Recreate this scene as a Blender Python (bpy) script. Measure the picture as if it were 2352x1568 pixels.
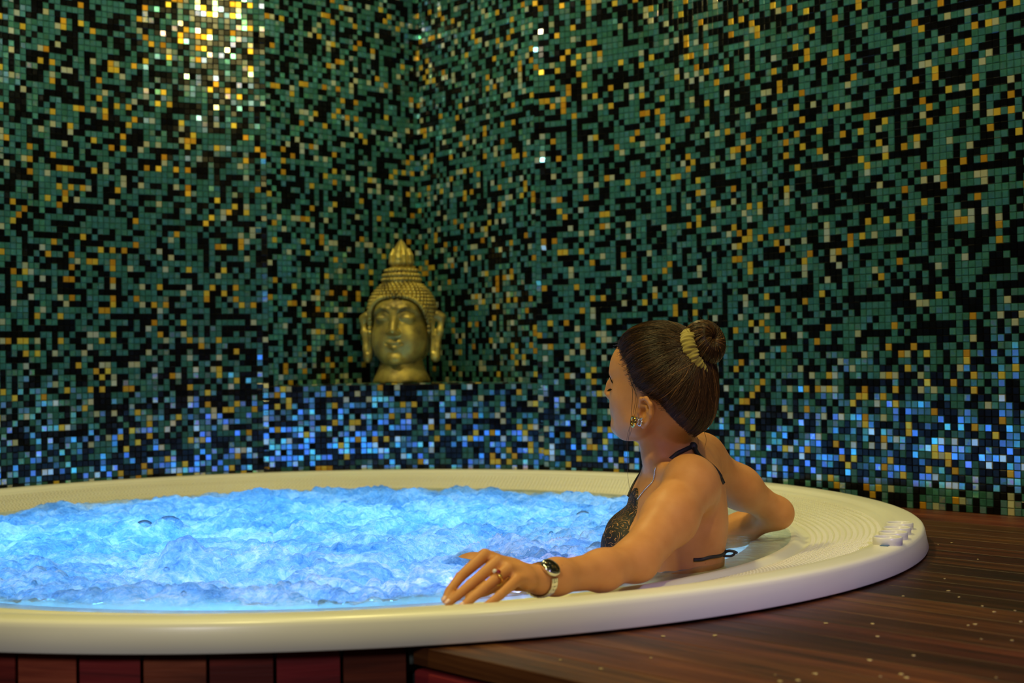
import bpy, math, random
import numpy as np
from mathutils import Matrix, Vector
random.seed(7)
RNG = np.random.default_rng(11)
for o in list(bpy.data.objects): bpy.data.objects.remove(o)
SC = bpy.context.scene
COL = SC.collection

# ------------------------------------------------------------------ camera
FPX = 50.0/36.0*2352          # focal length in pixels of the 2352x1568 frame
CAMZ = 0.409
PITCH = math.atan(37/FPX)
ROLL = -0.0137
cam_d = bpy.data.cameras.new('camera'); cam = bpy.data.objects.new('camera', cam_d); COL.objects.link(cam)
cam_d.lens = 50; cam_d.sensor_width = 36; cam_d.clip_start = 0.05; cam_d.clip_end = 60
CROT = Matrix.Rotation(math.pi/2+PITCH, 3, 'X') @ Matrix.Rotation(ROLL, 3, 'Z')
cam.matrix_world = Matrix.Translation((0, 0, CAMZ)) @ CROT.to_4x4()
cam_d.dof.use_dof = True; cam_d.dof.focus_distance = 2.85; cam_d.dof.aperture_fstop = 4.2
SC.camera = cam

def at(px, py, Y):
    """world point on the plane at depth Y seen at photo pixel px,py"""
    d = CROT @ Vector(((px-1176)/FPX, -(py-784)/FPX, -1))
    t = Y/d.y
    return np.array((d.x*t, Y, CAMZ+d.z*t))
def onz(px, py, z):
    d = CROT @ Vector(((px-1176)/FPX, -(py-784)/FPX, -1))
    t = (z-CAMZ)/d.z
    return np.array((d.x*t, d.y*t, z))
_CR = np.array(CROT.inverted())
def pix(P):
    q = (np.asarray(P, float)-np.array((0, 0, CAMZ))) @ _CR.T
    return np.stack([1176-q[..., 0]/q[..., 2]*FPX, 784+q[..., 1]/q[..., 2]*FPX], -1)

# ------------------------------------------------------------------ light
SC.view_settings.view_transform = 'Standard'; SC.view_settings.look = 'None'
SC.view_settings.gamma = 1.0; SC.view_settings.use_curve_mapping = False
SC.view_settings.exposure = 0.0
world = bpy.data.worlds.new('room_air'); SC.world = world; world.use_nodes = True
bg = world.node_tree.nodes['Background']; bg.inputs[0].default_value = (0.55, 0.62, 0.75, 1); bg.inputs[1].default_value = 0.02

def lamp(name, kind, loc, energy, col, size=0.1, aim=None, spot=None, blend=0.6):
    l = bpy.data.lights.new(name, kind); o = bpy.data.objects.new(name, l); COL.objects.link(o)
    o.location = loc; l.energy = energy; l.color = col
    if kind == 'AREA': l.shape = 'DISK'; l.size = size
    else: l.shadow_soft_size = size
    if kind == 'SPOT': l.spot_size = math.radians(spot); l.spot_blend = blend
    if aim is not None:
        o.rotation_euler = (Vector(aim)-Vector(loc)).to_track_quat('-Z', 'Y').to_euler()
    return o
WARM = (1.0, 0.87, 0.31)
# ceiling downlights above the tub and the deck
lamp('ceiling_spot', 'SPOT', (0.80, 1.75, 2.40), 60, WARM, 0.05, (0.1, 2.9, 0.0), 130)
lamp('ceiling_spot.001', 'SPOT', (-0.70, 1.65, 2.35), 98, WARM, 0.08, (0.15, 2.55, 0.0), 62)
lamp('ceiling_spot.002', 'SPOT', (-0.35, 3.7, 2.6), 85, WARM, 0.05, (-0.35, 3.8, 0.0), 125)
# added fill spots for the lip and skirt: violet right, pale front left
lamp('violet_fill', 'SPOT', (1.6, 0.2, 1.6), 130, (0.60, 0.50, 1.0), 0.2, (0.72, 2.15, -0.03), 32, 0.9)
lamp('front_fill', 'SPOT', (-1.0, -0.3, 1.1), 60, (0.98, 0.93, 1.0), 0.2, (-0.25, 1.95, -0.22), 38, 0.8)
# downlights close to the walls
lamp('ceiling_spot.003', 'SPOT', (0.95, 2.45, 2.5), 52, (1.0, 0.90, 0.60), 0.05, (1.35, 3.4, 1.3), 84)
lamp('ceiling_spot.004', 'SPOT', (-1.25, 3.35, 2.5), 50, (1.0, 0.90, 0.60), 0.05, (-1.2, 4.4, 1.2), 104)
# the tub's own underwater lamps

# ------------------------------------------------------------------ material helpers
def new_mat(name):
    m = bpy.data.materials.new(name); m.use_nodes = True
    nt = m.node_tree; return m, nt, nt.nodes['Principled BSDF']
def setp(b, **k):
    names = dict(color='Base Color', rough='Roughness', metal='Metallic', spec='Specular IOR Level', sss='Subsurface Weight',
                 sssr='Subsurface Radius', ssss='Subsurface Scale', coat='Coat Weight', coatr='Coat Roughness', ior='IOR',
                 film='Thin Film Thickness', filmior='Thin Film IOR', trans='Transmission Weight', alpha='Alpha', sheen='Sheen Weight')
    for a, v in k.items():
        if a == 'color' and len(v) == 3: v = (*v, 1)
        b.inputs[names[a]].default_value = v
def simple(name, color, rough=0.5, **k):
    m, nt, b = new_mat(name); setp(b, color=color, rough=rough, **k); return m
def N(nt, t, **k):
    n = nt.nodes.new(t)
    for a, v in k.items():
        if a.startswith('i_'):
            key = a[2:]; n.inputs[int(key) if key.isdigit() else key].default_value = v
        else: setattr(n, a, v)
    return n
def L(nt, a, b): nt.links.new(a, b)
def ramp(nt, stops):
    r = nt.nodes.new('ShaderNodeValToRGB'); e = r.color_ramp.elements
    while len(e) < len(stops): e.new(0.5)
    for el, (p, c) in zip(e, stops): el.position = p; el.color = (*c, 1) if len(c) == 3 else c
    return r
def bump(nt, b, height, dist=0.002, strength=1.0):
    n = N(nt, 'ShaderNodeBump', i_Strength=strength, i_Distance=dist); L(nt, height, n.inputs['Height']); L(nt, n.outputs[0], b.inputs['Normal']); return n

# ------------------------------------------------------------------ object helpers
def mesh(name, v, f, mats=None, smooth=False):
    me = bpy.data.meshes.new(name)
    v = np.asarray(v, np.float32)
    if isinstance(f, np.ndarray):
        nf, k = f.shape
        me.vertices.add(len(v)); me.vertices.foreach_set('co', v.ravel())
        me.loops.add(nf*k); me.loops.foreach_set('vertex_index', f.astype(np.int32).ravel())
        me.polygons.add(nf); me.polygons.foreach_set('loop_start', np.arange(0, nf*k, k, dtype=np.int32))
        me.update(calc_edges=True); me.validate()
    else:
        me.from_pydata([tuple(map(float, p)) for p in v], [], f); me.update()
    if mats is not None:
        for m in (mats if isinstance(mats, (list, tuple)) else [mats]): me.materials.append(m)
    me.polygons.foreach_set('use_smooth', np.full(len(me.polygons), bool(smooth))); me.update()
    return me
def obj(name, me, parent=None, label=None, cat=None, group=None, kind=None, mw=None):
    o = bpy.data.objects.new(name, me); COL.objects.link(o)
    if mw is not None: o.matrix_world = mw
    if parent is not None: o.parent = parent
    if label: o['label'] = label
    if cat: o['category'] = cat
    if group: o['group'] = group
    if kind: o['kind'] = kind
    return o
def empty(name, loc, label, cat, group=None, kind=None):
    o = obj(name, None, None, label, cat, group, kind); o.location = loc; o.empty_display_size = 0.05; return o
def child(name, me, parent, **k):
    """world-space mesh as a part of a parent placed anywhere"""
    o = obj(name, me, None, **k); o.parent = parent
    bpy.context.view_layer.update() if False else None
    o.matrix_parent_inverse = PINV.get(parent.name, Matrix())
    return o
PINV = {}
def reg(o):
    PINV[o.name] = (Matrix.Translation(o.location)).inverted(); return o

class MB:
    def __init__(s): s.v = []; s.f = []; s.n = 0
    def add(s, v, f):
        v = np.asarray(v, float); s.v.append(v); s.f += [tuple(int(i)+s.n for i in q) for q in f]; s.n += len(v); return s
    def box(s, c, half, ax=None, bev=0.0):
        c = np.asarray(c, float); A = np.eye(3) if ax is None else np.asarray(ax, float)
        hx, hy, hz = half
        b = min(bev, 0.49*min(half)*2)
        if b <= 0:
            P = [(x*hx, y*hy, z*hz) for z in (-1, 1) for y in (-1, 1) for x in (-1, 1)]
            F = [(0, 2, 3, 1), (4, 5, 7, 6), (0, 1, 5, 4), (2, 6, 7, 3), (0, 4, 6, 2), (1, 3, 7, 5)]
        else:
            rings = []
            for (ex, ey, z) in ((hx-b, hy-b, -hz), (hx, hy, -hz+b), (hx, hy, hz-b), (hx-b, hy-b, hz)):
                rings.append([(-ex, -ey, z), (ex, -ey, z), (ex, ey, z), (-ex, ey, z)])
            P = sum(rings, []); F = [(3, 2, 1, 0), (12, 13, 14, 15)]
            for r in range(3):
                for i in range(4):
                    j = (i+1) % 4; F.append((r*4+i, r*4+j, r*4+4+j, r*4+4+i))
        return s.add(np.asarray(P) @ A + c, F)
    def tube(s, pts, rad, n=6, caps=True):
        pts = np.asarray(pts, float); m = len(pts); rad = np.broadcast_to(np.asarray(rad, float), (m,))
        T = np.gradient(pts, axis=0); T /= np.linalg.norm(T, axis=1)[:, None]+1e-12
        up = np.array((0.13, 0.21, 1.0)); 
        if abs(T[0] @ (up/np.linalg.norm(up))) > 0.93: up = np.array((1.0, 0.2, 0.1))
        a = np.cross(T[0], up); a /= np.linalg.norm(a)
        V = []; ang = np.arange(n)*2*math.pi/n
        for i in range(m):
            a = a-T[i]*(a @ T[i]); a /= np.linalg.norm(a)+1e-12; b = np.cross(T[i], a)
            V.append(pts[i]+rad[i]*(np.cos(ang)[:, None]*a+np.sin(ang)[:, None]*b))
        F = []
        for i in range(m-1):
            for k in range(n):
                F.append((i*n+k, i*n+(k+1) % n, (i+1)*n+(k+1) % n, (i+1)*n+k))
        if caps: F += [tuple(range(n))[::-1], tuple((m-1)*n+k for k in range(n))]
        return s.add(np.concatenate(V), F)
    def lathe(s, prof, c=(0, 0, 0), ax=None, n=32, close=False):
        A = np.eye(3) if ax is None else np.asarray(ax, float); m = len(prof); V = []
        ang = np.arange(n)*2*math.pi/n
        for r, z in prof: V.append(np.stack([r*np.cos(ang), r*np.sin(ang), np.full(n, z)], 1))
        V = np.concatenate(V) @ A+np.asarray(c, float); F = []
        for i in range(m-1+(1 if close else 0)):
            for k in range(n): F.append((i*n+k, i*n+(k+1) % n, ((i+1) % m)*n+(k+1) % n, ((i+1) % m)*n+k))
        return s.add(V, F)
    def ball(s, c, r, nu=8, nv=6, ax=None):
        r = np.broadcast_to(np.asarray(r, float), (3,)); A = np.eye(3) if ax is None else np.asarray(ax, float)
        V = [(0, 0, -1)]
        for i in range(1, nv):
            t = -math.pi/2+math.pi*i/nv
            V += [(math.cos(t)*math.cos(2*math.pi*k/nu), math.cos(t)*math.sin(2*math.pi*k/nu), math.sin(t)) for k in range(nu)]
        V.append((0, 0, 1)); F = []
        for k in range(nu): F.append((0, 1+(k+1) % nu, 1+k)); F.append((len(V)-1, 1+(nv-2)*nu+k, 1+(nv-2)*nu+(k+1) % nu))
        for i in range(nv-2):
            for k in range(nu): F.append((1+i*nu+k, 1+i*nu+(k+1) % nu, 1+(i+1)*nu+(k+1) % nu, 1+(i+1)*nu+k))
        return s.add(np.asarray(V)*r @ A+np.asarray(c, float), F)
    def me(s, name, mats, smooth=False): return mesh(name, np.concatenate(s.v), s.f, mats, smooth)
def frame_from(z, hint=(0, 0, 1)):
    """rows x,y,z of a frame whose z axis is given"""
    z = np.asarray(z, float); z = z/np.linalg.norm(z); h = np.asarray(hint, float)
    if abs(h/np.linalg.norm(h) @ z) > 0.97: h = np.array((1.0, 0, 0))
    x = np.cross(h, z); x /= np.linalg.norm(x); return np.array([x, np.cross(z, x), z])
def spline(P, n):
    P = np.asarray(P, float); m = len(P); t = np.linspace(0, m-1, n); i = np.clip(t.astype(int), 0, m-2); u = (t-i)[:, None]
    Q = np.concatenate([2*P[:1]-P[1:2], P, 2*P[-1:]-P[-2:-1]]); a, b, c, d = Q[i], Q[i+1], Q[i+2], Q[i+3]
    return 0.5*((2*b)+(-a+c)*u+(2*a-5*b+4*c-d)*u*u+(-a+3*b-3*c+d)*u**3)

# ------------------------------------------------------------------ noise in numpy
_perm = np.random.default_rng(3).permutation(512)
def _h(i, j, s=0): return _perm[(_perm[(i+s*17) & 511]+j) & 511]
def gnoise(x, y, s=0):
    i = np.floor(x).astype(int); j = np.floor(y).astype(int); u = x-i; v = y-j
    def g(ii, jj, a, b):
        t = _h(ii, jj, s)*(2*math.pi/512); return np.cos(t)*a+np.sin(t)*b
    fu = u*u*u*(u*(u*6-15)+10); fv = v*v*v*(v*(v*6-15)+10)
    n0 = g(i, j, u, v)*(1-fu)+g(i+1, j, u-1, v)*fu
    n1 = g(i, j+1, u, v-1)*(1-fu)+g(i+1, j+1, u-1, v-1)*fu
    return n0*(1-fv)+n1*fv
def wdome(x, y, s=0):
    """rounded cell domes (Worley), 0..1 with random heights"""
    i = np.floor(x).astype(int); j = np.floor(y).astype(int); out = np.zeros_like(x)
    for a in (-1, 0, 1):
        for b in (-1, 0, 1):
            h1 = _h(i+a, j+b, s); h2 = _h(i+a+37, j+b+11, s+1); h3 = _h(i+a+5, j+b+91, s+2)/512
            d2 = (x-(i+a+h1/512))**2+(y-(j+b+h2/512))**2; r = 0.35+0.5*h3
            out = np.maximum(out, np.sqrt(np.clip(1-d2/(r*r), 0, 1))*r*1.1)
    return out

# ------------------------------------------------------------------ signed distance modelling (surface nets)
def smin(a, b, k):
    if k <= 0: return np.minimum(a, b)
    h = np.clip(k-np.abs(a-b), 0, None)/k; return np.minimum(a, b)-h*h*k*0.25
class SDF:
    def __init__(s, M=None, c=(0, 0, 0)): s.p = []; s.M = np.eye(3) if M is None else np.asarray(M, float); s.c = np.asarray(c, float)
    def w(s, p): return np.asarray(p, float) @ s.M+s.c            # local -> world (rows of M are the local axes)
    def frame(s, M, c): s.M = np.asarray(M, float); s.c = np.asarray(c, float); return s
    def ell(s, c, r, k=0.02, op='u', ax=None):
        A = np.eye(3) if ax is None else np.asarray(ax, float)
        A = A @ s.M; cw = s.w(c); r = np.asarray(r, float)
        def f(p):
            q = (p-cw) @ A.T; k0 = np.linalg.norm(q/r, axis=1); k1 = np.linalg.norm(q/(r*r), axis=1); return k0*(k0-1)/np.maximum(k1, 1e-6)
        s.p.append((f, cw, float(max(r)), k, op)); return s
    def cone(s, a, b, ra, rb, k=0.02, op='u'):
        a = s.w(a); b = s.w(b); ab = b-a; L2 = ab @ ab
        def f(p):
            q = p-a; t = np.clip(q @ ab/L2, 0, 1); return np.linalg.norm(q-t[:, None]*ab, axis=1)-(ra+t*(rb-ra))
        s.p.append((f, (a+b)/2, math.sqrt(L2)/2+max(ra, rb), k, op)); return s
    def chain(s, P, R, k=0.02, op='u'):
        for i in range(len(P)-1): s.cone(P[i], P[i+1], R[i], R[i+1], k, op)
        return s
    def fn(s, f, c, r, k=0.0, op='u'): s.p.append((f, s.w(c), r, k, op)); return s
    def __call__(s, p, prims=None):
        d = np.full(len(p), 9.0)
        for f, c, r, k, op in (s.p if prims is None else prims):
            e = f(p)
            if op == 'u': d = smin(d, e, k)
            elif op == 's': d = -smin(-d, e, k)
            elif op == 'i': d = -smin(-d, -e, k)
            elif op == 'add': d = d+e
        return d
    def near(s, c, rad):
        if getattr(s, '_n', 0) != len(s.p):
            s._n = len(s.p); s._c = np.array([q[1] for q in s.p]); s._r = np.array([q[2]+q[3]+0.03 for q in s.p]); s._f = np.array([q[4] in ('i', 'add') for q in s.p])
        return [s.p[i] for i in np.nonzero((((s._c-c)**2).sum(1) < (s._r+rad)**2) | s._f)[0]]
    def local(s, p):
        """evaluate with far primitives skipped"""
        c = (p.min(0)+p.max(0))/2; return s(p, s.near(c, np.linalg.norm(p-c, axis=1).max()+.05))
def surfnet(sdf, lo, hi, h, B=14):
    lo = np.asarray(lo, float); n = np.ceil((np.asarray(hi, float)-lo)/h).astype(int)+1
    nb = (n+B-1)//B; half = B*h/2; diag = half*1.7321
    ax = np.arange(B+1); G = np.stack(np.meshgrid(ax, ax, ax, indexing='ij'), -1).reshape(-1, 3)
    S = n.max()+B+2
    key = lambda I: (I[..., 0]*S+I[..., 1])*S+I[..., 2]
    cid = []; cpos = []; quads = []
    corners = np.array([(i, j, k) for i in (0, 1) for j in (0, 1) for k in (0, 1)])
    edges = [(a, b) for a in range(8) for b in range(8) if b > a and np.abs(corners[a]-corners[b]).sum() == 1]
    for bi in range(nb[0]):
        for bj in range(nb[1]):
            for bk in range(nb[2]):
                b0 = np.array((bi, bj, bk))*B; cc = lo+(b0+B/2)*h
                pr = sdf.near(cc, diag)
                if not any(q[4] == 'u' for q in pr): continue
                d0 = sdf(cc[None], pr)[0]
                if abs(d0) > diag*1.5+0.01: continue
                D = sdf(lo+(b0+G)*h, pr).reshape(B+1, B+1, B+1); s = D < 0
                if s.all() or not s.any(): continue
                cs = np.stack([s[c[0]:c[0]+B, c[1]:c[1]+B, c[2]:c[2]+B] for c in corners], -1)
                act = cs.any(-1) & ~cs.all(-1); I = np.argwhere(act)
                if len(I):
                    dv = np.stack([D[I[:, 0]+c[0], I[:, 1]+c[1], I[:, 2]+c[2]] for c in corners], -1)
                    acc = np.zeros((len(I), 3)); cnt = np.zeros(len(I))
                    for a, b in edges:
                        m = (dv[:, a] < 0) != (dv[:, b] < 0); t = dv[:, a]/np.where(m, dv[:, a]-dv[:, b], 1)
                        p = corners[a]+t[:, None]*(corners[b]-corners[a]); acc += np.where(m[:, None], p, 0); cnt += m
                    cpos.append(lo+(b0+I+acc/cnt[:, None])*h); cid.append(key(b0+I+1))
                for axn in range(3):
                    e = np.zeros(3, int); e[axn] = 1; u, v = (axn+1) % 3, (axn+2) % 3
                    s0 = s[:B, :B, :B]; s1 = s[e[0]:B+e[0], e[1]:B+e[1], e[2]:B+e[2]]
                    J = np.argwhere(s0 != s1)
                    if not len(J): continue
                    fl = s0[J[:, 0], J[:, 1], J[:, 2]]; J = J+b0+1
                    du = np.zeros(3, int); du[u] = 1; dw = np.zeros(3, int); dw[v] = 1
                    q = np.stack([key(J-du-dw), key(J-dw), key(J), key(J-du)], 1)
                    q = np.where(fl[:, None], q, q[:, ::-1]); quads.append(q)
    cid = np.concatenate(cid); cpos = np.concatenate(cpos); Q = np.concatenate(quads)
    o = np.argsort(cid); cs = cid[o]; ix = np.searchsorted(cs, Q); ix = np.clip(ix, 0, len(cs)-1)
    ok = (cs[ix] == Q).all(1); return cpos, o[ix[ok]]
def relax(v, q, it=2, w=0.5):
    for _ in range(it):
        acc = np.zeros_like(v); cnt = np.zeros(len(v))
        for a, b in ((0, 1), (1, 2), (2, 3), (3, 0)):
            np.add.at(acc, q[:, a], v[q[:, b]]); np.add.at(cnt, q[:, a], 1)
            np.add.at(acc, q[:, b], v[q[:, a]]); np.add.at(cnt, q[:, b], 1)
        v = v*(1-w)+w*acc/np.maximum(cnt, 1)[:, None]
    return v

# ------------------------------------------------------------------ room plan
RT = 1.35                                   # outer radius of the tub lip
CX, CY = -0.3262*RT, 2.4608*RT              # tub centre
RW = RT+0.016                               # curved wall hugs the tub
TP = 0.0188                                 # tile pitch
AL = math.radians(47)
def circ(a, r=RW): return np.array((CX+r*math.sin(a), CY+r*math.cos(a)))
def ray_hit(px):
    k = (px-1176)/FPX
    A = 1+k*k; B = -2*(k*CX+CY); Cc = CX*CX+CY*CY-RW*RW
    y = (-B+math.sqrt(B*B-4*A*Cc))/(2*A); return np.array((k*y, y))
P1 = ray_hit(602); P2 = ray_hit(1247)       # edges of the niche
a1 = math.atan2(P1[0]-CX, P1[1]-CY); a2 = math.atan2(P2[0]-CX, P2[1]-CY)
KN = np.array((-0.0646*5.08, 5.08))         # the corner at the back of the niche
TW = circ(AL); DW = np.array((math.cos(AL), -math.sin(AL)))      # straight right wall
AL2 = math.radians(-56); TL = circ(AL2); DL = np.array((-math.cos(AL2), math.sin(AL2)))
ZTOP = 2.05
LEDGE_Z = 0.326

def rnd_mix(nt, stops):
    at_ = N(nt, 'ShaderNodeAttribute', attribute_name='rnd'); r = ramp(nt, stops); L(nt, at_.outputs['Fac'], r.inputs[0]); return at_, r
def tile_mat(name, stops, rough, spec, metal=0.0, noise=0.0, relief=0.10, pearl=None):
    """glass tile; pearl=(min, max, hue stops, roughness) adds a reflective iridescent backing"""
    m, nt, b = new_mat(name); setp(b, rough=rough, spec=spec, metal=metal)
    a, r = rnd_mix(nt, stops); geo = N(nt, 'ShaderNodeNewGeometry')
    nz = N(nt, 'ShaderNodeTexNoise', i_Scale=85.0, i_Detail=2.0); L(nt, geo.outputs['Position'], nz.inputs['Vector'])
    mx = N(nt, 'ShaderNodeMix', data_type='RGBA', blend_type='MULTIPLY'); mx.inputs[0].default_value = noise
    L(nt, r.outputs[0], mx.inputs[6]); rr = ramp(nt, [(0.35, (0.55, 0.55, 0.55)), (0.65, (1.4, 1.4, 1.4))]); L(nt, nz.outputs[0], rr.inputs[0]); L(nt, rr.outputs[0], mx.inputs[7])
    L(nt, mx.outputs[2], b.inputs['Base Color'])
    nb = N(nt, 'ShaderNodeTexNoise', i_Scale=70.0, i_Detail=1.0); L(nt, geo.outputs['Position'], nb.inputs['Vector'])
    bp = bump(nt, b, nb.outputs[0], 0.0012, relief)
    if pearl:
        lo, hi, hues, gr = pearl; out = nt.nodes['Material Output']
        def fract(mul, extra=None):
            k = N(nt, 'ShaderNodeMath', operation='MULTIPLY_ADD'); k.inputs[1].default_value = mul; L(nt, a.outputs['Fac'], k.inputs[0])
            if extra is not None: L(nt, extra, k.inputs[2])
            f = N(nt, 'ShaderNodeMath', operation='FRACT'); L(nt, k.outputs[0], f.inputs[0]); return f.outputs[0]
        sc = N(nt, 'ShaderNodeMath', operation='MULTIPLY'); sc.inputs[1].default_value = 0.55; L(nt, nz.outputs[0], sc.inputs[0])
        hr = ramp(nt, hues); L(nt, fract(17.3, sc.outputs[0]), hr.inputs[0])
        g = N(nt, 'ShaderNodeBsdfGlossy'); g.inputs['Roughness'].default_value = gr; L(nt, hr.outputs[0], g.inputs['Color']); L(nt, bp.outputs[0], g.inputs['Normal'])
        g.distribution = 'BECKMANN'
        mr = N(nt, 'ShaderNodeMapRange'); mr.inputs['From Min'].default_value = .35; mr.inputs['From Max'].default_value = .85; mr.inputs['To Min'].default_value = lo; mr.inputs['To Max'].default_value = hi; L(nt, fract(41.7), mr.inputs[0])
        vs = N(nt, 'ShaderNodeVectorMath', operation='SCALE'); L(nt, hr.outputs[0], vs.inputs[0]); fl = N(nt, 'ShaderNodeAttribute', attribute_name='flat'); fm_ = N(nt, 'ShaderNodeMath', operation='MULTIPLY'); L(nt, mr.outputs[0], fm_.inputs[0]); L(nt, fl.outputs['Fac'], fm_.inputs[1]); L(nt, fm_.outputs[0], vs.inputs['Scale']); L(nt, vs.outputs[0], g.inputs['Color'])
        ms = N(nt, 'ShaderNodeAddShader'); L(nt, b.outputs[0], ms.inputs[0]); L(nt, g.outputs[0], ms.inputs[1]); L(nt, ms.outputs[0], out.inputs[0])
    return m
IRI = [(0, (.36, .34, 1)), (.34, (.25, .50, 1)), (.52, (.25, .85, .95)), (.64, (.40, .95, .55)), (.76, (.75, .45, 1)), (.90, (.95, .85, .45)), (1, (.36, .34, 1))]
TM = [tile_mat('black_glass', [(0, (.0008, .001, .0012)), (1, (.0022, .0025, .003))], 0.20, 0.30, relief=0.03),
      tile_mat('teal_pearl_glass', [(0, (.022, .086, .060)), (.35, (.026, .102, .076)), (.7, (.024, .094, .086)), (1, (.032, .116, .100))], 0.25, 0.12, noise=0.35, relief=0.04, pearl=(.02, 1.0, IRI, .23)),
      tile_mat('amber_gold_glass', [(0, (.66, .30, .02)), (.5, (.80, .46, .04)), (1, (.85, .62, .07))], 0.28, 0.3, metal=0.60),
      tile_mat('cream_pearl_glass', [(0, (.22, .25, .15)), (.5, (.30, .29, .15)), (1, (.24, .29, .24))], 0.2, 0.2, pearl=(.50, .65, [(0, (.9, .95, 1)), (.5, (1, .95, .8)), (1, (.9, .95, 1))], .2))]
PROB = [0.400, 0.500, 0.057, 0.043]
gm, gnt, gb = new_mat('brown_grout'); setp(gb, color=(.040, .030, .013), rough=0.9, spec=0.1)
gno = N(gnt, 'ShaderNodeTexNoise', i_Scale=120.0, i_Detail=4.0); bump(gnt, gb, gno.outputs[0], 0.001, 0.6)

HT = TP/2-0.0006; BV = 0.0011; TH = 0.0032
_tb = np.array([(-1, -1), (1, -1), (1, 1), (-1, 1)], float)
def tile_local():
    v = np.concatenate([np.c_[_tb*HT, np.full(4, -0.001)], np.c_[_tb*HT, np.full(4, TH-BV)], np.c_[_tb*(HT-BV), np.full(4, TH)]])
    f = [(8, 9, 10, 11)]+[(a+i, a+(i+1) % 4, a+4+(i+1) % 4, a+4+i) for a in (0, 4) for i in range(4)]
    return v, np.array(f)
TV, TF = tile_local()
def set_rnd(me, vals):
    a = me.attributes.new('rnd', 'FLOAT', 'FACE'); a.data.foreach_set('value', np.asarray(vals, np.float32))
    fl = np.full((len(vals)//len(TF), len(TF)), .12, np.float32); fl[:, 0] = 1          # the pearl backing shows through the face, hardly through the ground edge
    a = me.attributes.new('flat', 'FLOAT', 'FACE'); a.data.foreach_set('value', fl.ravel())
TVAR = {}
for c in range(4):
    for k in range(6):
        me = mesh('tile', TV, TF, TM[c]); set_rnd(me, np.full(len(TF), (k+.5)/6)); TVAR[c, k] = me
def tile_field(parent, P, T, U, Nn, keep=300, pick=None, tilt=1.6, seed=0, edge=None):
    """P centres, T tangents, U up axes, Nn normals of all tiles of one surface"""
    rg = np.random.default_rng(seed); n = len(P)
    cls = rg.choice(4, n, p=PROB); r = rg.random(n)
    t1 = np.radians(rg.normal(0, tilt, n)); t2 = np.radians(rg.normal(0, tilt, n))
    if edge is not None: t1 = np.where(edge, np.radians(rg.normal(1.5, 4, n)), t1); t2 = np.where(edge, np.radians(rg.normal(0, 7, n)), t2)
    T2 = T+Nn*t1[:, None]; U2 = U+Nn*t2[:, None]
    T2 /= np.linalg.norm(T2, axis=1)[:, None]; U2 /= np.linalg.norm(U2, axis=1)[:, None]; N2 = np.cross(T2, U2); U2 = np.cross(N2, T2)
    px = pix(P); inf = (px[:, 0] > 4) & (px[:, 0] < 2348) & (px[:, 1] > 4) & (px[:, 1] < 1564)
    if pick is not None: inf &= pick(P, px)
    face = np.abs(((P-np.array((0, 0, CAMZ)))*N2).sum(1))/np.linalg.norm(P-np.array((0, 0, CAMZ)), axis=1)
    area = np.where(inf, face/P[:, 1]**2, 0); sel = np.argsort(-area)[:keep]; sel = sel[area[sel] > 0]
    ind = np.zeros(n, bool); ind[sel] = True
    for i in sel:
        M = Matrix(((T2[i, 0], U2[i, 0], N2[i, 0], P[i, 0]), (T2[i, 1], U2[i, 1], N2[i, 1], P[i, 1]), (T2[i, 2], U2[i, 2], N2[i, 2], P[i, 2]), (0, 0, 0, 1)))
        o = bpy.data.objects.new('tile', TVAR[cls[i], int(r[i]*6)]); COL.objects.link(o); o.parent = parent; o.matrix_world = M
    rest = np.where(~ind)[0]; m = len(rest)
    V = (P[rest][:, None]+TV[None, :, 0:1]*T2[rest][:, None]+TV[None, :, 1:2]*U2[rest][:, None]+TV[None, :, 2:3]*N2[rest][:, None]).reshape(-1, 3)
    F = (TF[None]+np.arange(m)[:, None, None]*len(TV)).reshape(-1, 4)
    me = mesh('mosaic_tiles', V, F, TM); me.polygons.foreach_set('material_index', np.repeat(cls[rest], len(TF)).astype(np.int32)); set_rnd(me, np.repeat(r[rest], len(TF)))
    obj('mosaic_tiles', me, parent, kind='stuff')
def wall_grid(path, z0, z1):
    """tile centres along a plan path (dense polyline), rows from z0 to z1; room side is the right-hand side"""
    path = np.asarray(path); seg = np.diff(path, axis=0); ln = np.linalg.norm(seg, axis=1); s = np.r_[0, np.cumsum(ln)]
    nc_ = max(1, round(s[-1]/TP)); cols = (np.arange(nc_)+.5)*s[-1]/nc_; i = np.clip(np.searchsorted(s, cols)-1, 0, len(seg)-1)
    t = seg[i]/ln[i][:, None]; p = path[i]+t*(cols-s[i])[:, None]
    zs = np.arange(z0+TP/2, z1, TP); nc, nr = len(cols), len(zs)
    P = np.concatenate([np.repeat(p, nr, 0), np.tile(zs, nc)[:, None]], 1)
    T = np.concatenate([np.repeat(t, nr, 0), np.zeros((nc*nr, 1))], 1); U = np.tile((0., 0., 1.), (nc*nr, 1)); Nn = np.cross(T, U)
    return P, T, U, Nn
def wall_back(path, z0, z1, thick):
    """solid wall slab behind a plan path"""
    path = np.asarray(path); n = len(path); t = np.gradient(path, axis=0); t /= np.linalg.norm(t, axis=1)[:, None]
    out = path-np.c_[t[:, 1], -t[:, 0]]*thick
    V = np.concatenate([np.c_[path, np.full(n, z0)], np.c_[path, np.full(n, z1)], np.c_[out, np.full(n, z1)], np.c_[out, np.full(n, z0)]])
    F = []
    for r in range(4):
        for i in range(n-1): F.append((r*n+i, r*n+i+1, ((r+1) % 4)*n+i+1, ((r+1) % 4)*n+i))
    F += [(0, n, 2*n, 3*n), (n-1, 4*n-1, 3*n-1, 2*n-1)]
    return mesh('wall', V, F, gm)
def arc(a, b, n): return [circ(t) for t in np.linspace(a, b, n)]
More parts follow.
